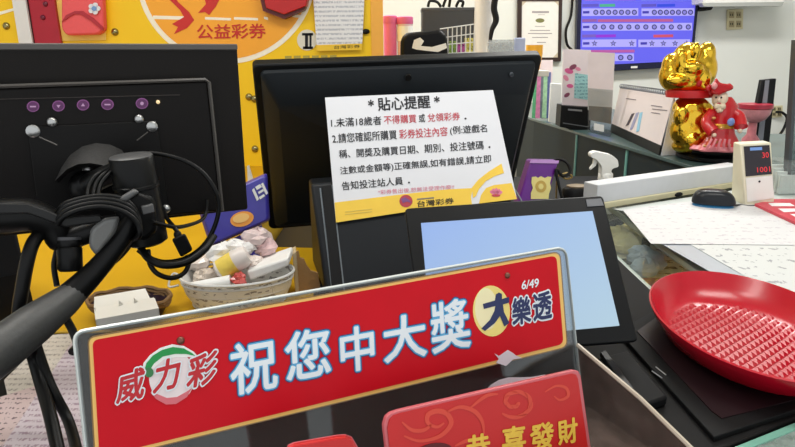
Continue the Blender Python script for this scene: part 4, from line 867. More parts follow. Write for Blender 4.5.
# side wall, base and front lip of the holder
eR = PSG.at(577.5, 345); SP = sideplane(eR, PSG.u)
s0, s1, s2 = SP.at(577.5, 345), SP.at(640, 398), SP.at(692, 449)
fwd = s2 - s0; fwd[2] = 0; fl_ = np.linalg.norm(fwd); fwd /= fl_
sideb = [s0, s1, s2, np.array([s2[0], s2[1], 1.002]), toz(PSG.at(577.5, 345))]
SMOKE = Mpane('scratched_acrylic', (190, 182, 176), 0.3, 0.12, 0.30, (138, 122, 114))
part('side_panel', prism(sideb, PSG.u * 0.003), SMOKE, sh)
part('side_edge', tube([s0, s1, s2], 0.0022, 6), M('side_edge_tan', (188, 176, 158), 0.3), sh, smooth=True)
W_ = (eR - PSG.at(84, 470)).dot(PSG.u)
bL = toz(PSG.at(84, 470))
bR = toz(PSG.at(577.5, 345))
fR = np.array([s2[0], s2[1], 1.002]); fL = bL + (fR - bR)
part('base_plate', prism([bL, bR, fR, fL], (0, 0, 0.003)), SMOKE, sh)
sideL = [p - PSG.u * W_ for p in [s0, s1, s2]]
lidz = sideL[2].copy()
part('side_panel', prism([bL, fL, fL + np.array([0, 0, 0.03]), bL + np.array([0, 0, 0.03])], PSG.u * 0.003), SMOKE, sh)
part('front_lip', prism([fL, fR, fR + np.array([0, 0, 0.026]), fL + np.array([0, 0, 0.026])], -PSG.b * 0.003), SMOKE, sh)

# red packets in the holder
PK = Plane(PSG.o + PSG.n * 0.058, 27, 16)
RPK = M('packet_red', (206, 30, 28), 0.35, var=0.10, scale=22); RSW = M('packet_swirl', (224, 72, 52), 0.4); SLV = M('packet_sleeve', (208, 104, 110), 0.25)
def tozk(p, z=1.006): k = (p[2] - z) / PK.v[2]; return p - PK.v * k
t = thing('red_envelope_pack', 'large red envelope pack with gold fortune lettering in the acrylic holder', 'envelope pack', PK.at(490, 470))
tp = PK.pts([(384, 425), (386.5, 417), (391, 413), (398, 410.5), (574, 370), (578.5, 371), (581, 376)], 0)
pk = tp + [tozk(PK.at(591, 447)), tozk(PK.at(383.5, 447))]
body_ = part('pack_body', prism(pk, -PK.n * 0.005), SLV, t, 0.0008)
f2 = PK.pts([(387.5, 428), (389.5, 419.5), (393.5, 415.5), (400, 413.2), (572, 373.6), (576, 374.6), (578, 379)], 0.0008) + [tozk(PK.at(588, 447, 0.0008)), tozk(PK.at(387, 447, 0.0008))]
face = part('front_face', prism(f2, -PK.n * 0.0006), RPK, t)
def swirl(pts, wd, m=RSW, off=0.0012): 
    sp = spline([np.array([x, y, 0.0]) for x, y in pts], 5); L_, R2 = [], []
    for i, p in enumerate(sp):
        d = sp[min(i + 1, len(sp) - 1)] - sp[max(i - 1, 0)]; d /= np.linalg.norm(d) + 1e-9; w_ = wd * (0.35 + 0.65 * math.sin(PI * i / (len(sp) - 1)))
        L_.append(PK.at(p[0] - d[1] * w_, p[1] + d[0] * w_, off)); R2.append(PK.at(p[0] + d[1] * w_, p[1] - d[0] * w_, off))
    n = len(L_); part('swirl_print', (L_ + R2, [(i, i + 1, n + i + 1, n + i) for i in range(n - 1)]), m, face)
swirl([(404, 436), (420, 441), (440, 436), (451, 424), (447, 414), (437, 411), (428, 415), (428, 423), (437, 427), (444, 423)], 2.6)
swirl([(402, 422), (412, 430), (424, 430), (432, 424)], 2.0); swirl([(447, 412), (460, 407), (474, 411), (482, 421), (484, 434)], 2.2); swirl([(455, 446), (470, 440), (480, 444)], 2)
for k in range(9):
    a = k * 0.9; r = 4 + k * 1.9; swirl([(515 + r * math.cos(a + s * 0.35), 402 + 0.8 * r * math.sin(a + s * 0.35)) for s in range(5)], 2.0)
swirl([(545, 392), (556, 386), (566, 388), (568, 396), (560, 400), (554, 396)], 1.6); swirl([(470, 408), (486, 396), (498, 394)], 1.8)
FOIL = M('gold_foil', (250, 196, 70), 0.4, 0.0, var=0.2, scale=300)
letter(face, '恭', PK, [(464, 437), (488, 433), (492, 458), (468, 462)], FOIL, 0.0016, 0.03, shear=0.15)
letter(face, '喜', PK, [(500, 429), (524, 425), (528, 451), (504, 455)], FOIL, 0.0016, 0.03, shear=0.15)
letter(face, '發', PK, [(529, 426), (552, 421.5), (556, 446), (533, 450)], FOIL, 0.0016, 0.03, shear=0.15)
letter(face, '財', PK, [(555, 422), (576, 417.5), (580, 441), (559, 445)], FOIL, 0.0016, 0.03, shear=0.15)
part('dark_seal', prism(PK.pts(ellpix(433, 453, 20, 9.5, 24, -0.2), 0.0016), -PK.n * 0.0006), M('seal_maroon', (96, 14, 20), 0.4), face)
PK2 = Plane(PSG.o + PSG.n * 0.06, 27, 16)
t = thing('red_envelope_bundle', 'bundle of plain red envelopes in a clear sleeve in the acrylic holder', 'envelope bundle', PK2.at(322, 470))
for k in range(4):
    tp = [PK2.at(x, y + 1.2 * k, 0.003 * k) for x, y in [(286 + k, 452), (288.5, 445.6), (294, 443), (338, 435.4), (346, 434.8), (352, 437), (358 - k, 447)]]
    lo2 = [p - PK2.v * ((p[2] - 1.006) / PK2.v[2]) for p in (tp[-1], tp[0])]
    part('envelope', prism(tp + lo2, -PK2.n * 0.002), [SLV, RPK, M('packet_red_b', (224, 70, 66), 0.35), RPK][k], t)

# ================================================================== MAT AND RED OVAL TRAY
mat_px = [(618, 331), (714, 437), (800, 408), (860, 388), (800, 300), (690, 290)]
mp = [zp(x, y, 1.006) for x, y in mat_px]
mat = thing('counter_mat', 'glossy black and maroon counter mat under the red oval tray', 'mat', zp(700, 380, 1.0))
def inset(poly, d):
    c = sum(poly) / len(poly); return [c + (p - c) * d for p in poly]
part('mat_border', prism(mp, (0, 0, -0.0055)), M('mat_black', (8, 8, 9), 0.7), mat, 0.001)
ip = [zp(x, y, 1.0072) for x, y in [(637, 331), (712, 411), (722, 418), (800, 398), (845, 385), (795, 302), (690, 293)]]
part('mat_field', prism(ip, (0, 0, -0.0012)), M('mat_maroon', (34, 18, 22), 0.5, var=0.2, scale=30), mat)
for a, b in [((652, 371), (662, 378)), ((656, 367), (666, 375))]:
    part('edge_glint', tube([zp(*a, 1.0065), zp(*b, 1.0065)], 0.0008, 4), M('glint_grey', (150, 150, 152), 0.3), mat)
tc_ = np.array([0.4219, 0.6885, 1.0075]); HA, HB, TA = 0.159, 0.108, math.radians(-98.05)
TRAY = M('tray_red', (184, 6, 34), 0.27, coat=0.12, var=0.05)
tr_ = thing('oval_tray', 'shiny red plastic oval tray with a diamond studded floor', 'tray', tc_)
def ov(s, z, n=64): 
    r = []
    for k in range(n):
        a = 2 * PI * k / n; x, y = HA * s * math.cos(a), HB * s * math.sin(a)
        r.append(tc_ + np.array([x * math.cos(TA) - y * math.sin(TA), x * math.sin(TA) + y * math.cos(TA), z]))
    return r
prof = [(0.66, 0.0), (0.70, 0.0), (0.86, 0.012), (0.97, 0.030), (1.0, 0.0375), (1.003, 0.0395), (0.985, 0.0405), (0.965, 0.037), (0.90, 0.023), (0.82, 0.012), (0.74, 0.007), (0.4, 0.006)]
part('tray_shell', loft([ov(s, z) for s, z in prof]), TRAY, tr_, smooth=True)
def stud_mesh():
    w1, w2, h = 0.0072, 0.0072, 0.0042
    me = bpy.data.meshes.new('stud'); me.from_pydata([(w1, 0, 0), (0, w2, 0), (-w1, 0, 0), (0, -w2, 0), (0.0012, 0, h), (0, 0.0012, h), (-0.0012, 0, h), (0, -0.0012, h)], [], [(0, 1, 5, 4), (1, 2, 6, 5), (2, 3, 7, 6), (3, 0, 4, 7), (4, 5, 6, 7)])
    me.materials.append(TRAY); return me
sm = stud_mesh(); pitch = 0.0148
for i in range(-14, 15):
    for j in range(-20, 21):
        x = i * pitch / 2 * 1.0; y = j * pitch / 2
        if (i + j) % 2: continue
        if (x / (HA * 0.74)) ** 2 + (y / (HB * 0.74)) ** 2 > 1: continue
        o = bpy.data.objects.new('stud', sm); COL.objects.link(o); o.parent = tr_
        o.location = (x * math.cos(TA) - y * math.sin(TA), x * math.sin(TA) + y * math.cos(TA), 0.0062); o.rotation_euler = (0, 0, TA)
# dark reader under the display edge
t = thing('card_reader', 'low black card reader between the acrylic holder and the mat', 'card reader', zp(625, 385, 1.0))
rp = [zp(x, y, 1.012) for x, y in [(596, 358), (628, 350), (668, 396), (646, 404)]]
part('reader_body', prism(rp, (0, 0, -0.0115)), MATS['mat_black'], t, 0.003)
part('reader_ridge', prism([zp(x, y, 1.017) for x, y in [(600, 352), (606, 350), (634, 388), (628, 391)]], (0, 0, -0.006)), M('ridge_dark', (28, 28, 30), 0.4), t, 0.001)

# ================================================================== NEAR MONITOR ON AN ARM (seen from behind)
LM = Tilted((-0.1855, 0.7552, 1.3687), 26.25, -0.38, -0.5)
lm = thing('arm_monitor', 'brown black monitor back with purple buttons held by an arm', 'monitor', LM.loc(-0.17, -0.2))
LB = M('monitor_brownblack', (19, 15, 12), 0.55, bump=0.08, scale=500, var=0.12)
part('bezel', loft([rrect(LM, -0.345, 0, -0.2, 0, -0.03, 0.003), rrect(LM, -0.345, 0, -0.2, 0, 0.0, 0.003)]), LB, lm, 0.002)
part('top_edge', loft([rrect(LM, -0.345, 0, -0.007, 0, 0.0, 0.001), rrect(LM, -0.345, 0, -0.006, -0.001, 0.0015, 0.001)]), M('edge_grey', (86, 82, 78), 0.45), lm)  # edge highlight put into a lighter grey strip
part('screen', loft([rrect(LM, -0.335, -0.01, -0.19, -0.01, -0.031, 0.003), rrect(LM, -0.335, -0.01, -0.19, -0.01, -0.0295, 0.003)]), MATS['screen_dark'], lm)
o1 = LM.pts([(-60, 92), (209, 80), (222, 211), (-60, 238)]); 
pr = prism(LM.pts([(-70, 90.5), (208, 80.5), (222.5, 211), (-70, 241)], 0.010), -LM.n * 0.010)
part('back_cover', pr, M('cover_brownblack', (15, 11, 9), 0.55, bump=0.05, scale=500), lm, 0.003)
part('cover_step', tube([LM.at(x, y, 0.0105) for x, y in [(-70, 88.5), (100, 83), (205, 79.5), (209, 82), (222.5, 211)]], 0.0022, 6), M('step_grey', (74, 70, 66), 0.4), lm, smooth=True)  # ridge step, its highlight put into the lighter grey
part('panel_line', tube([LM.at(x, y, 0.0105) for x, y in [(-70, 101), (180, 95)]], 0.0006, 4), M('line_grey', (60, 56, 54), 0.5), lm)
PUR = M('button_purple', (98, 40, 96), 0.4); PURL = M('button_ring', (150, 84, 146), 0.4)
for k, (x, y) in enumerate([(33, 106.5), (58.5, 106), (83, 105), (107.5, 104.5), (142, 103.5)]):
    b_ = part('button', pslab(LM, ellpix(x, y, 6.3, 5.5, 18), 0.001, 0.0115), PURL, lm)
    part('button_face', pslab(LM, ellpix(x, y, 5.2, 4.5, 18), 0.001, 0.0122), PUR, b_)
    mk_ = [[(x - 3, y - 0.6), (x + 3, y - 0.6), (x + 3, y + 0.8), (x - 3, y + 0.8)], [(x - 2, y - 1), (x + 2, y - 1), (x, y + 2)], [(x - 2, y + 1.2), (x, y - 1.8), (x + 2, y + 1.2)], [(x - 3, y - 0.6), (x + 3, y - 0.6), (x + 3, y + 0.8), (x - 3, y + 0.8)], ellpix(x, y, 1.8, 1.8, 10)][k]
    part('button_mark', pslab(LM, mk_, 0.0004, 0.0126), M('mark_pink', (205, 160, 200), 0.5), b_)
part('indicator_light', ball(LM.at(158, 102, 0.011), 0.0022, 0.0022, 0.0022, 10, 8), M('led_cream', (240, 215, 170), 0.4, emit=(255, 220, 160), es=0.5), lm, smooth=True)
part('mount_plate', pslab(LM, [(27, 127), (157, 120.5), (170, 213), (40, 226)], 0.003, 0.0135), M('plate_black', (13, 11, 10), 0.5), lm, 0.001)
for x, y, r in [(33, 131, 5.6), (52, 122, 4.2), (139, 119, 4.2), (152, 126.5, 5), (166, 208.5, 4.2), (88, 170.5, 5)]:
    s_ = part('screw', lathe([(r * 0.00118, 0), (r * 0.00118, 0.002), (r * 0.0007, 0.0038)], LM.at(x, y, 0.0135), 14, axis=LM.n), STEEL, lm, smooth=True)
for pts in [[(39, 137), (57, 145)], [(148, 132), (137, 140.5)]]:
    part('plate_groove', tube([LM.at(x, y, 0.0138) for x, y in pts], 0.0008, 4), MATS['edge_grey'], lm)

# ------------------------------------------------------------------ monitor arm
def dp(px, py, c): return LM.at(px, py, c)                # point in front of the monitor back by c metres
ARM = M('arm_graphite', (62, 62, 61), 0.45, bump=0.15, scale=260, var=0.2); ARMD = M('arm_black', (13, 13, 13), 0.38)
am = thing('monitor_arm', 'graphite jointed monitor arm wound with black cables', 'monitor arm', (-0.62, 0.52, 1.0))
# hood behind the pivot
hood = []
for k in range(9):
    f = k / 8.0; hood.append([dp(*q, c) for q, c in []])
hp_ = [(55, 181), (61, 168), (70, 155), (82, 146.5), (96, 143), (110, 144.5), (122, 150), (128, 160)]
hi_ = [(58, 178), (67, 169), (78, 164), (90, 163), (102, 165), (112, 169), (120, 175), (126, 182)]
hv = [dp(x, y, 0.014) for x, y in hp_] + [dp(x, y, 0.048) for x, y in hi_] + [dp(x, y + 5, 0.014) for x, y in hi_]
n8 = 8
part('swivel_hood', (hv, [(i, i + 1, n8 + i + 1, n8 + i) for i in range(7)] + [(n8 + i, n8 + i + 1, 2 * n8 + i + 1, 2 * n8 + i) for i in range(7)]), M('hood_grey', (58, 57, 56), 0.5, bump=0.3, scale=300), am, smooth=True)
part('swivel_ball', ball(dp(86, 188, 0.03), 0.017, 0.017, 0.019, 16, 10), ARMD, am, smooth=True)
a0, a1 = dp(131, 157, 0.075), dp(147, 243, 0.075); axd = (a1 - a0); hl = np.linalg.norm(axd); axd /= hl; rp_ = 0.0218
part('pivot_barrel', lathe([(rp_ * 0.9, -0.001), (rp_, 0.001), (rp_, hl * 0.30), (rp_ * 1.06, hl * 0.31), (rp_ * 1.06, hl * 0.34), (rp_, hl * 0.35), (rp_, hl * 0.97), (rp_ * 0.8, hl)], a0, 24, axis=axd), ARMD, am, smooth=True)
part('barrel_cap', lathe([(rp_ * 0.97, 0), (rp_ * 0.9, 0.0016), (rp_ * 0.2, 0.0022)], a0 - axd * 0.0004, 24, axis=-axd), M('cap_grey', (84, 84, 84), 0.4), am, smooth=True)
part('swivel_neck', tube(spline([dp(86, 186, 0.034), dp(102, 178, 0.05), dp(118, 172, 0.06), dp(130, 172, 0.07)]), [0.012, 0.011, 0.012], 12), ARMD, am, smooth=True)
part('clamp_collar', loft([[dp(x, y, 0.05) for x, y in [(112, 203), (140, 190), (157, 196), (160, 232), (148, 243), (122, 238)]], [dp(x, y, 0.105) for x, y in [(112, 203), (140, 192), (154, 198), (157, 230), (146, 240), (122, 236)]]]), ARMD, am, 0.004)
part('clamp_tooth', boxv(dp(140, 205, 0.1), dp(152, 202, 0.1) - dp(140, 205, 0.1), dp(142, 213, 0.1) - dp(140, 205, 0.1), LM.n * 0.01), M('tooth_grey', (90, 90, 90), 0.4), am, 0.001)
part('clamp_lever', loft([[dp(x, y, 0.10) for x, y in [(115, 200), (134, 188), (140, 192), (124, 204)]], [dp(x, y, 0.115) for x, y in [(116, 200), (134, 189.5), (139, 192), (124, 203)]]]), M('lever_grey', (96, 96, 96), 0.45), am, 0.002)
# forearm: broad tapering beam coming towards the viewer
fore = spline([dp(133, 218, 0.105), dp(118, 243, 0.112), dp(98, 268, 0.12), dp(72, 294, 0.13), dp(50, 313, 0.14)], 6)
part('forearm', tube(fore, [0.0085, 0.0095, 0.0105, 0.013, 0.014], 16), ARMD, am, smooth=True)
sle = spline([dp(84, 284, 0.125), dp(66, 300, 0.135), dp(34, 324, 0.155), dp(0, 350, 0.175), dp(-50, 386, 0.20), dp(-95, 420, 0.22)], 6)
part('forearm_sleeve', tube(sle, [0.0085, 0.0145, 0.0185, 0.020, 0.021, 0.021], 16), ARM, am, smooth=True)
fore = sle
part('elbow_cap', loft([[dp(x, y, 0.115) for x, y in roundpix([(88, 246), (90, 228), (104, 217), (121, 215), (117, 232), (96, 257)], 5)], [dp(x, y, 0.122) for x, y in roundpix([(91, 246), (92, 231), (105, 221), (117, 219), (113, 232), (97, 253)], 5)]]), M('cap_pale', (120, 120, 118), 0.5, bump=0.2, scale=200), am, 0.002)
up_ = spline([dp(-60, 214, 0.105), dp(0, 216, 0.10), dp(30, 215, 0.10), dp(52, 224, 0.10), dp(60, 240, 0.10), dp(72, 238, 0.10), dp(100, 228, 0.10), dp(118, 225, 0.095)], 5)
part('upper_bracket', tube(up_, [0.017, 0.0165, 0.015, 0.0125, 0.011, 0.011, 0.011], 14), ARMD, am, smooth=True)
part('bracket_face', loft([[dp(x, y, 0.112) for x, y in [(-60, 203), (0, 202.5), (28, 203), (48, 210), (64, 217), (100, 214), (104, 222), (66, 228), (50, 222), (28, 214), (-60, 216)]], [dp(x, y, 0.118) for x, y in [(-60, 204), (0, 203.5), (28, 204), (48, 211), (64, 218), (99, 215.5), (102, 221), (66, 226.5), (50, 221), (28, 213), (-60, 215)]]]), M('bracket_edge', (44, 44, 44), 0.35), am, 0.001)
jt = dp(69, 236, 0.105); jb = dp(70, 268, 0.112); ja = jb - jt; jl = np.linalg.norm(ja)
part('joint_barrel', lathe([(0.010, 0), (0.0115, 0.002), (0.0115, jl * 0.3), (0.0105, jl * 0.34), (0.0115, jl * 0.4), (0.0115, jl), (0.009, jl + 0.003)], jt, 20, axis=ja), ARMD, am, smooth=True)
part('joint_ring', lathe([(0.0119, 0), (0.0122, 0.001), (0.0119, 0.003)], jt + ja * 0.02, 20, axis=ja), M('ring_grey', (72, 72, 74), 0.35), am, smooth=True)
e_ = fore[-1]
part('post', tube([e_ + np.array([-0.0, 0, 0.03]), (e_[0], e_[1], 1.012)], 0.022, 16), ARMD, am, smooth=True)
part('post_clamp', box(e_[0] - 0.05, e_[0] + 0.05, e_[1] - 0.04, e_[1] + 0.04, 1.0, 1.014), ARMD, am, 0.003)

# ------------------------------------------------------------------ cables around the arm
CB = M('cable_black', (13, 13, 13), 0.4)
def cable(pts, r, label, name='cable', group=None, seg=8, mat=CB):
    return solo(name, tube(spline([dp(*p) for p in pts], 6), r, seg), mat, label, 'cable', smooth=True, group=group)
cable([(150, 153, 0.06), (165, 155, 0.07), (185, 161, 0.08), (203, 173, 0.085), (215, 190, 0.09), (219, 207, 0.09), (214, 228, 0.09), (203, 246, 0.09), (186, 258, 0.085), (165, 262, 0.08), (148, 257, 0.075), (138, 250, 0.07)], 0.0025, 'slim black cable in a wide loop from the pivot barrel top')
cable([(152, 222, 0.115), (164, 225, 0.10), (180, 227, 0.08), (200, 221, 0.04), (206, 213, 0.025), (207, 200, 0.02)], 0.0022, 'short black cable crossing under the arm monitor edge')
cable([(140, 246, 0.08), (148, 258, 0.10), (164, 265, 0.11), (186, 262, 0.112), (204, 250, 0.105), (214, 236, 0.09)], 0.0040, 'thick black cable sagging beneath the ferrite plug')
cable([(148, 250, 0.09), (150, 264, 0.10), (158, 274, 0.105), (172, 278, 0.105), (184, 273, 0.10), (189, 262, 0.095), (186, 256, 0.095)], 0.0026, 'small black cable loop hanging below the ferrite plug')
cable([(163, 208, 0.022), (166, 217, 0.05), (173, 226, 0.085), (179, 234, 0.094)], 0.0024, 'short black lead entering the top of the ferrite plug')
t = thing('ferrite_plug', 'black ferrite plug block hanging on the cable loops', 'plug', dp(183, 256, 0.095))
part('plug_body', loft([[dp(x, y, 0.088) for x, y in roundpix([(171.5, 239), (185, 233), (193, 250), (181, 257.5)], 3)], [dp(x, y, 0.105) for x, y in roundpix([(171.5, 239), (185, 233), (193, 250), (181, 257.5)], 3)]]), CB, t, 0.003)
part('plug_boss', lathe([(0.004, 0), (0.004, 0.004), (0.003, 0.006)], dp(178.5, 237, 0.0965), 12, axis=dp(176, 230, 0.0965) - dp(178.5, 237, 0.0965)), CB, t, smooth=True)
for k, (dy, c) in enumerate([(0, 0.118), (4, 0.122), (8.5, 0.126), (-3.5, 0.112)]):
    cable([(58, 216 + dy, c - 0.005), (64, 208 + dy, c), (80, 202 + dy * 0.9, c), (100, 199 + dy * 0.9, c), (118, 201 + dy, c), (131, 208 + dy, c), (138, 219 + dy * 0.7, c), (140, 232 + dy * 0.3, c), (134, 240, c - 0.01)], 0.0026, 'black cable strand bundled over the arm and collar', 'cable_strand', 'cable strands over the arm')
for k, x in enumerate((0, 6, 11)):
    cable([(112 + x * 0.4, 168, 0.07), (99 + x, 173, 0.082), (90 + x, 184, 0.09), (87.5 + x, 197, 0.10), (92 + x, 204, 0.108)], 0.0021, 'thin cable strand curling in front of the swivel ball', 'cable_strand', 'cable strands by the swivel')
cable([(134, 238, 0.10), (126, 250, 0.075), (114, 262, 0.06), (98, 271, 0.055), (84, 272, 0.06)], 0.0028, 'black cable drooping beneath the forearm over yellow desk')
cable([(52, 226, 0.095), (42, 232, 0.10), (33, 243, 0.11), (27, 262, 0.12), (22, 290, 0.125), (19, 310, 0.125), (20, 332, 0.12)], 0.0062, 'thick black hose looping down in front of the black casing')
cable([(46, 226, 0.09), (54, 234, 0.092), (57, 248, 0.09), (54, 266, 0.09), (57, 286, 0.10)], 0.0028, 'black cable running beside the joint barrel')
# two thick cables falling to the counter
def cab2(pts, r, label):
    P_ = [zp(x, y, z) for x, y, z in pts]; solo('power_cable', tube(spline(P_, 6), r, 8), CB, label, 'cable', smooth=True)
cab2([(26, 330, 1.12), (32, 352, 1.085), (40, 380, 1.06), (50, 415, 1.04), (58, 450, 1.022), (64, 480, 1.01)], 0.0058, 'thick black cable falling onto the betting slips nearer the forearm')
cab2([(36, 345, 1.09), (45, 372, 1.065), (55, 395, 1.045), (68, 420, 1.022), (76, 448, 1.012), (80, 475, 1.01)], 0.0050, 'thick black cable falling onto the betting slips nearer the red sign')
cab2([(62, 312, 1.05), (68, 322, 1.035), (74, 334, 1.02), (77, 345, 1.01), (72, 352, 1.008)], 0.005, 'short black cable behind the white carton')

# ================================================================== YELLOW DESK: carton, bowl, basket, snacks
# black casing at the edge
cA = [zp(x, y, 1.0) for x, y in [(-70, 342), (36, 316)]]
cv = cA[1] - cA[0]; ch_ = np.array([0, 0, 0.135]); cbk = np.array([-cv[1], cv[0], 0]); cbk /= np.linalg.norm(cbk)
t = thing('black_casing', 'upright black equipment casing under the arm monitor', 'casing', (cA[0] + cA[1]) / 2)
part('casing_body', loft([[cA[0], cA[1], cA[1] + cbk * 0.15, cA[0] + cbk * 0.15], [p + ch_ - cv * 0.0 for p in (cA[0], cA[1] - cv * 0.04, cA[1] - cv * 0.04 + cbk * 0.15, cA[0] + cbk * 0.15)]]), M('casing_slate', (24, 25, 28), 0.5), t, 0.004)
part('casing_band', loft([[cA[0] - cbk * 0.001 + ch_ * 0.08, cA[1] - cbk * 0.001 + ch_ * 0.08, cA[1] + ch_ * 0.08 + cbk * 0.01, cA[0] + ch_ * 0.08 + cbk * 0.01], [cA[0] - cbk * 0.001 + ch_ * 0.5, cA[1] - cv * 0.02 - cbk * 0.001 + ch_ * 0.5, cA[1] - cv * 0.02 + ch_ * 0.5 + cbk * 0.01, cA[0] + ch_ * 0.5 + cbk * 0.01]]), BLK, t)
# dark bowl with wicker rim holding the carton
bwc = zp(126, 322, 1.0); bwc[1] += 0.02
t = thing('woven_bowl', 'dark woven bowl under the open white carton', 'bowl', bwc)
part('bowl_shell', lathe([(0.05, 0), (0.056, 0.004), (0.068, 0.022), (0.066, 0.022), (0.054, 0.006), (0.004, 0.004)], bwc, 28, 0.8, 0.55), M('bowl_plum', (52, 34, 44), 0.5), t, smooth=True)
for k in range(3):
    part('wicker_rim', tube([bwc + np.array([(0.055 + 0.001 * k) * math.cos(a), 0.68 * (0.055 + 0.001 * k) * math.sin(a), 0.020 + 0.004 * k + 0.0015 * math.sin(9 * a + k)]) for a in [j * PI / 18 for j in range(36)]], 0.0026, 6, True), M('wicker_brown', (128, 96, 58), 0.7), t, smooth=True)
# carton
def K(px, py, z): return zp(px, py, z)
zb = 1.022
f0, f1 = K(97, 330, zb), K(160, 318, zb); fd = f1 - f0; bd_ = np.array([-fd[1], fd[0], 0]); bd_ /= np.linalg.norm(bd_); dpt = 0.042; hh = 0.013
CW = M('carton_white', (236, 232, 222), 0.6, var=0.03)
t = thing('open_carton', 'open white cardboard carton with its flap raised on the dark bowl', 'carton', (f0 + f1) / 2 + bd_ * 0.02)
UPV = np.array([0, 0, 1.0])
part('carton_floor', prism([f0, f1, f1 + bd_ * dpt, f0 + bd_ * dpt], UPV * 0.0015), CW, t)
part('carton_front', prism([f0, f1, f1 + UPV * hh, f0 + UPV * hh], bd_ * 0.0012), CW, t)
part('carton_back', prism([f0 + bd_ * dpt, f1 + bd_ * dpt, f1 + bd_ * dpt + UPV * hh, f0 + bd_ * dpt + UPV * hh], -bd_ * 0.0012), CW, t)
for q in (f0, f1 - fd / np.linalg.norm(fd) * 0.0012): part('carton_end', prism([q, q + bd_ * dpt, q + bd_ * dpt + UPV * hh, q + UPV * hh], fd / np.linalg.norm(fd) * 0.0012), CW, t)
h0, h1 = f0 + bd_ * dpt + UPV * hh, f1 + bd_ * dpt + UPV * hh
flv = bd_ * 0.020 + UPV * 0.008
part('raised_flap', prism([h0, h1 - fd * 0.08, h1 - fd * 0.12 + flv, h0 + fd * 0.03 + flv], UPV * 0.0012), CW, t)
part('tuck_flap', prism([f0 + UPV * hh, f1 + UPV * hh, f1 + UPV * (hh + 0.006) + bd_ * 0.026 - fd * 0.03, f0 + UPV * (hh + 0.006) + bd_ * 0.026 + fd * 0.03], UPV * 0.0012), CW, t)
for s in (0.38, 0.62):
    c = f0 + fd * s + UPV * (hh + 0.004) + bd_ * 0.02; part('tab', prism([c, c + fd * 0.10 + bd_ * 0.004, c + fd * 0.02 + UPV * 0.01], bd_ * 0.001), CW, t)

# wire basket lined with newsprint
bc_ = zp(240, 301, 1.0); ba = math.radians(8); BXR, BYR = 0.082, 0.055
t = thing('wire_basket', 'white wire basket lined with printed paper on the yellow desk', 'basket', bc_)
def bp_(a, s, z): 
    x, y = BXR * s * math.cos(a), BYR * s * math.sin(a); return bc_ + np.array([x * math.cos(ba) - y * math.sin(ba), x * math.sin(ba) + y * math.cos(ba), z])
BH = 0.045
NEWS = Mprint('newsprint', (228, 227, 222), (150, 146, 144), 4, 0.55, 18, 'Z')
lin_rings = [[bp_(2 * PI * k / 40, s, z + (0.002 * math.sin(5 * 2 * PI * k / 40) if z > 0.02 else 0)) for k in range(40)] for s, z in [(0.81, 0.003), (0.93, 0.02), (1.0, BH - 0.003), (0.96, BH - 0.003), (0.84, 0.02), (0.76, 0.006), (0.02, 0.006)]]
part('paper_liner', loft(lin_rings), NEWS, t, smooth=True)
for s, z, r in [(0.82, 0.002, 0.0016), (0.93, 0.024, 0.0013), (1.0, BH, 0.0022), (0.985, BH - 0.008, 0.0013)]:
    part('hoop', tube([bp_(2 * PI * k / 40, s, z) for k in range(40)], r, 6, True), WIRE, t, smooth=True)
for k in range(14):
    a = 2 * PI * k / 14; part('upright_wire', tube([bp_(a, 0.82, 0.002), bp_(a + 0.08, 0.93, 0.024), bp_(a, 1.0, BH)], 0.0011, 5), WIRE, t)
part('handle_loop', tube(spline([bp_(PI, 1.0, BH), bp_(PI, 1.12, BH + 0.004), bp_(PI + 0.12, 1.2, BH - 0.012), bp_(PI + 0.2, 1.03, BH - 0.01)]), 0.0016, 6), WIRE, t, smooth=True)
# contents
def Bk(px, py, Y): return yp(px, py, Y)
yc = bc_[1]
solo('paper_roll', tube([Bk(190, 289, yc - 0.02), Bk(231, 281, yc - 0.012)], [0.0095, 0.011, 0.011, 0.0095], 14), PAPER, 'white paper roll lying in the wire basket', 'roll', smooth=True)
t = thing('lotion_bottle', 'clear bottle with a yellow label lying on the wire basket contents', 'bottle', Bk(236, 268, yc))
q0, q1 = Bk(217, 272, yc), Bk(248, 254, yc + 0.01)
part('bottle_body', tube([q0 + (q1 - q0) * s for s in (0, 0.06, 0.6, 0.85, 1.0)], [0.011, 0.0155, 0.0165, 0.0165, 0.013], 16), M('bottle_milky', (228, 218, 212), 0.25), t, smooth=True)
part('bottle_label', tube([q0 + (q1 - q0) * s for s in (0.12, 0.3, 0.58)], [0.0159, 0.0164, 0.0170], 16), M('label_yellow', (240, 208, 90), 0.45, var=0.2, scale=120), t, smooth=True, label='yellow paper label')
solo('tissue_pack', prism([Bk(x, y, yc - 0.006) for x, y in [(246, 272), (288, 258), (289, 266), (250, 281)]], (0.0, 0.045, 0.004)), M('tissue_white', (238, 236, 232), 0.6), 'white paper packet resting across the wire basket rim', 'packet', 0.003)
solo('tissue_wad', join(*[crumple(Bk(x, y, yc + 0.03), r * 1.1, 10, 7, 0.5) for x, y, r in [(222, 254, 0.021), (236, 249, 0.017), (246, 248, 0.013)]]), M('tissue_crumple', (240, 238, 236), 0.75, bump=0.6, scale=70), 'crumpled white tissue behind the lotion bottle', 'tissue')
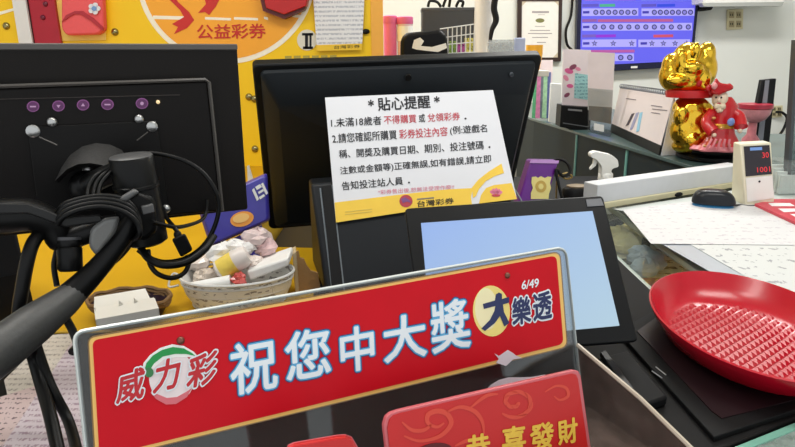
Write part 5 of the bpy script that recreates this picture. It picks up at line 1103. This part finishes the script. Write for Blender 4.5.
for k, (x, y, Y, rr, col, lab) in enumerate([(197, 262, 0.02, 0.017, (226, 214, 206), 'pale cellophane snack packet beside the thick sagging cable'), (205, 277, 0.0, 0.015, (214, 200, 186), 'beige cellophane snack packet at the basket handle'), (239, 279, -0.012, 0.011, (204, 86, 80), 'small red wrapped snack in the wire basket'), (258, 238, 0.045, 0.02, (222, 202, 200), 'pinkish clear snack bag below the blue package'), (266, 248, 0.04, 0.016, (230, 196, 196), 'pale pink wrapped snack beside the large monitor'), (254, 263, 0.02, 0.013, (236, 222, 214), 'cream wrapped snack behind the white paper packet')]):
    c = Bk(x, y, yc + Y); bm_ = crumple(c, rr * 1.15, 10, 7, 0.55); V = bm_[0]
    solo('snack_packet', (V, bm_[1]), M('cello_%d' % k, col, 0.25, var=0.25, scale=90, coat=0.3), lab, 'snack packet')
# blue package standing behind the basket
PBg = Plane(Bk(230, 262, yc + 0.075), 18, 12)
t = thing('blue_package', 'dark blue snack package with an orange fruit picture', 'package', PBg.at(235, 285))
bo = [(186, 244), (188, 236), (197, 208), (235, 192), (268, 178), (272, 216), (240, 234), (212, 249), (208, 260), (200, 262)]
bo = [(196, 205), (268, 172), (271, 221), (210, 248)]
g1 = PBg.pts(roundpix(bo, 4)); cen = sum(g1) / len(g1)
part('bag', loft([[cen + (p - cen) * 0.96 - PBg.n * 0.016 for p in g1], [p - PBg.n * 0.008 for p in g1], [cen + (p - cen) * 0.9 + PBg.n * 0.002 for p in g1]]), M('package_blue', (62, 56, 158), 0.3, coat=0.3, var=0.12), t, 0.003)
part('bag_foot', prism([PBg.at(214, 247, -0.006), PBg.at(262, 225, -0.006), PBg.at(262, 262, -0.006), PBg.at(222, 275, -0.006)], -PBg.n * 0.008), MATS['package_blue'], t)
part('orange_picture', pslab(PBg, ellpix(242, 219, 12, 7.5, 20, -0.25), 0.0006, 0.0032), M('fruit_orange', (240, 160, 70), 0.45), t)
part('orange_highlight', pslab(PBg, ellpix(241, 218, 8.5, 4.6, 18, -0.25), 0.0006, 0.004), M('fruit_cream', (248, 200, 120), 0.45), t)
for pg in [[(252, 190), (254, 188), (259, 199), (257, 201)], [(255, 187), (260, 184), (262, 187), (257, 190)], [(258, 192), (263, 189), (264, 191), (259, 194)], [(261, 184), (263, 182.5), (268, 193), (266, 195)], [(259, 197), (264, 194), (265, 196), (260, 199.5)]]: part('white_print', pslab(PBg, pg, 0.0005, 0.0034), WHT, t)
solo('paper_leaflet', prism([yp(x, y, 1.18) for x, y in [(247, 166), (249, 165), (257, 192), (258, 224), (250, 226)]], (0, 0.002, 0)), PAPER, 'white leaflet edge standing behind the blue package', 'leaflet')
# torn cardboard
PCd = Plane(zp(306, 293, 1.0), 12, 0)
t = thing('cardboard_piece', 'torn brown corrugated cardboard standing beside the terminal', 'cardboard', zp(306, 293, 1.0))
part('cardboard_sheet', prism([PCd.at(x, y) for x, y in [(296, 252), (298.5, 251), (300, 258), (304, 259), (307, 266), (311, 271), (318, 273), (321, 292), (299, 296)]], PCd.b * 0.004), M('cardboard_brown', (158, 122, 78), 0.8, bump=0.3, scale=120), t)
part('cardboard_fold', prism([PCd.at(x, y) for x, y in [(293, 254), (296.5, 252), (299.5, 296), (296, 297)]], PCd.b * 0.03), M('cardboard_pale', (196, 176, 140), 0.8), t)

# ================================================================== BETTING SLIPS on the counter
sheet('betting_slip', [(4, 380), (50, 335), (74, 333), (78, 362), (40, 400), (14, 425)], 1.0012, Mprint('slip_grey', (206, 198, 188), (150, 142, 136), 18, 0.52, 40), 'off white betting slip lying beneath the other slips', 'betting slip')
sheet('betting_slip', [(-30, 408), (3, 396), (42, 384), (50, 400), (20, 470), (-30, 470)], 1.0022, Mprint('slip_pink', (206, 184, 184), (110, 92, 98), 16, 0.55, 36), 'pink tinted betting slip with bold dark print', 'betting slip')
sheet('betting_slip', [(0, 450), (72, 342), (84, 420), (90, 460), (60, 480), (-20, 480)], 1.0032, Mprint('slip_mauve', (206, 194, 202), (160, 138, 152), 26, 0.5, 60), 'mauve ruled betting slip topmost beside the red sign', 'betting slip')
sheet('betting_slip', [(-60, 440), (8, 396), (2, 450), (-40, 480)], 1.0016, Mprint('slip_dark', (180, 172, 168), (110, 102, 104), 16, 0.5, 40), 'greyish betting slip partly under the pink tinted slip', 'betting slip')
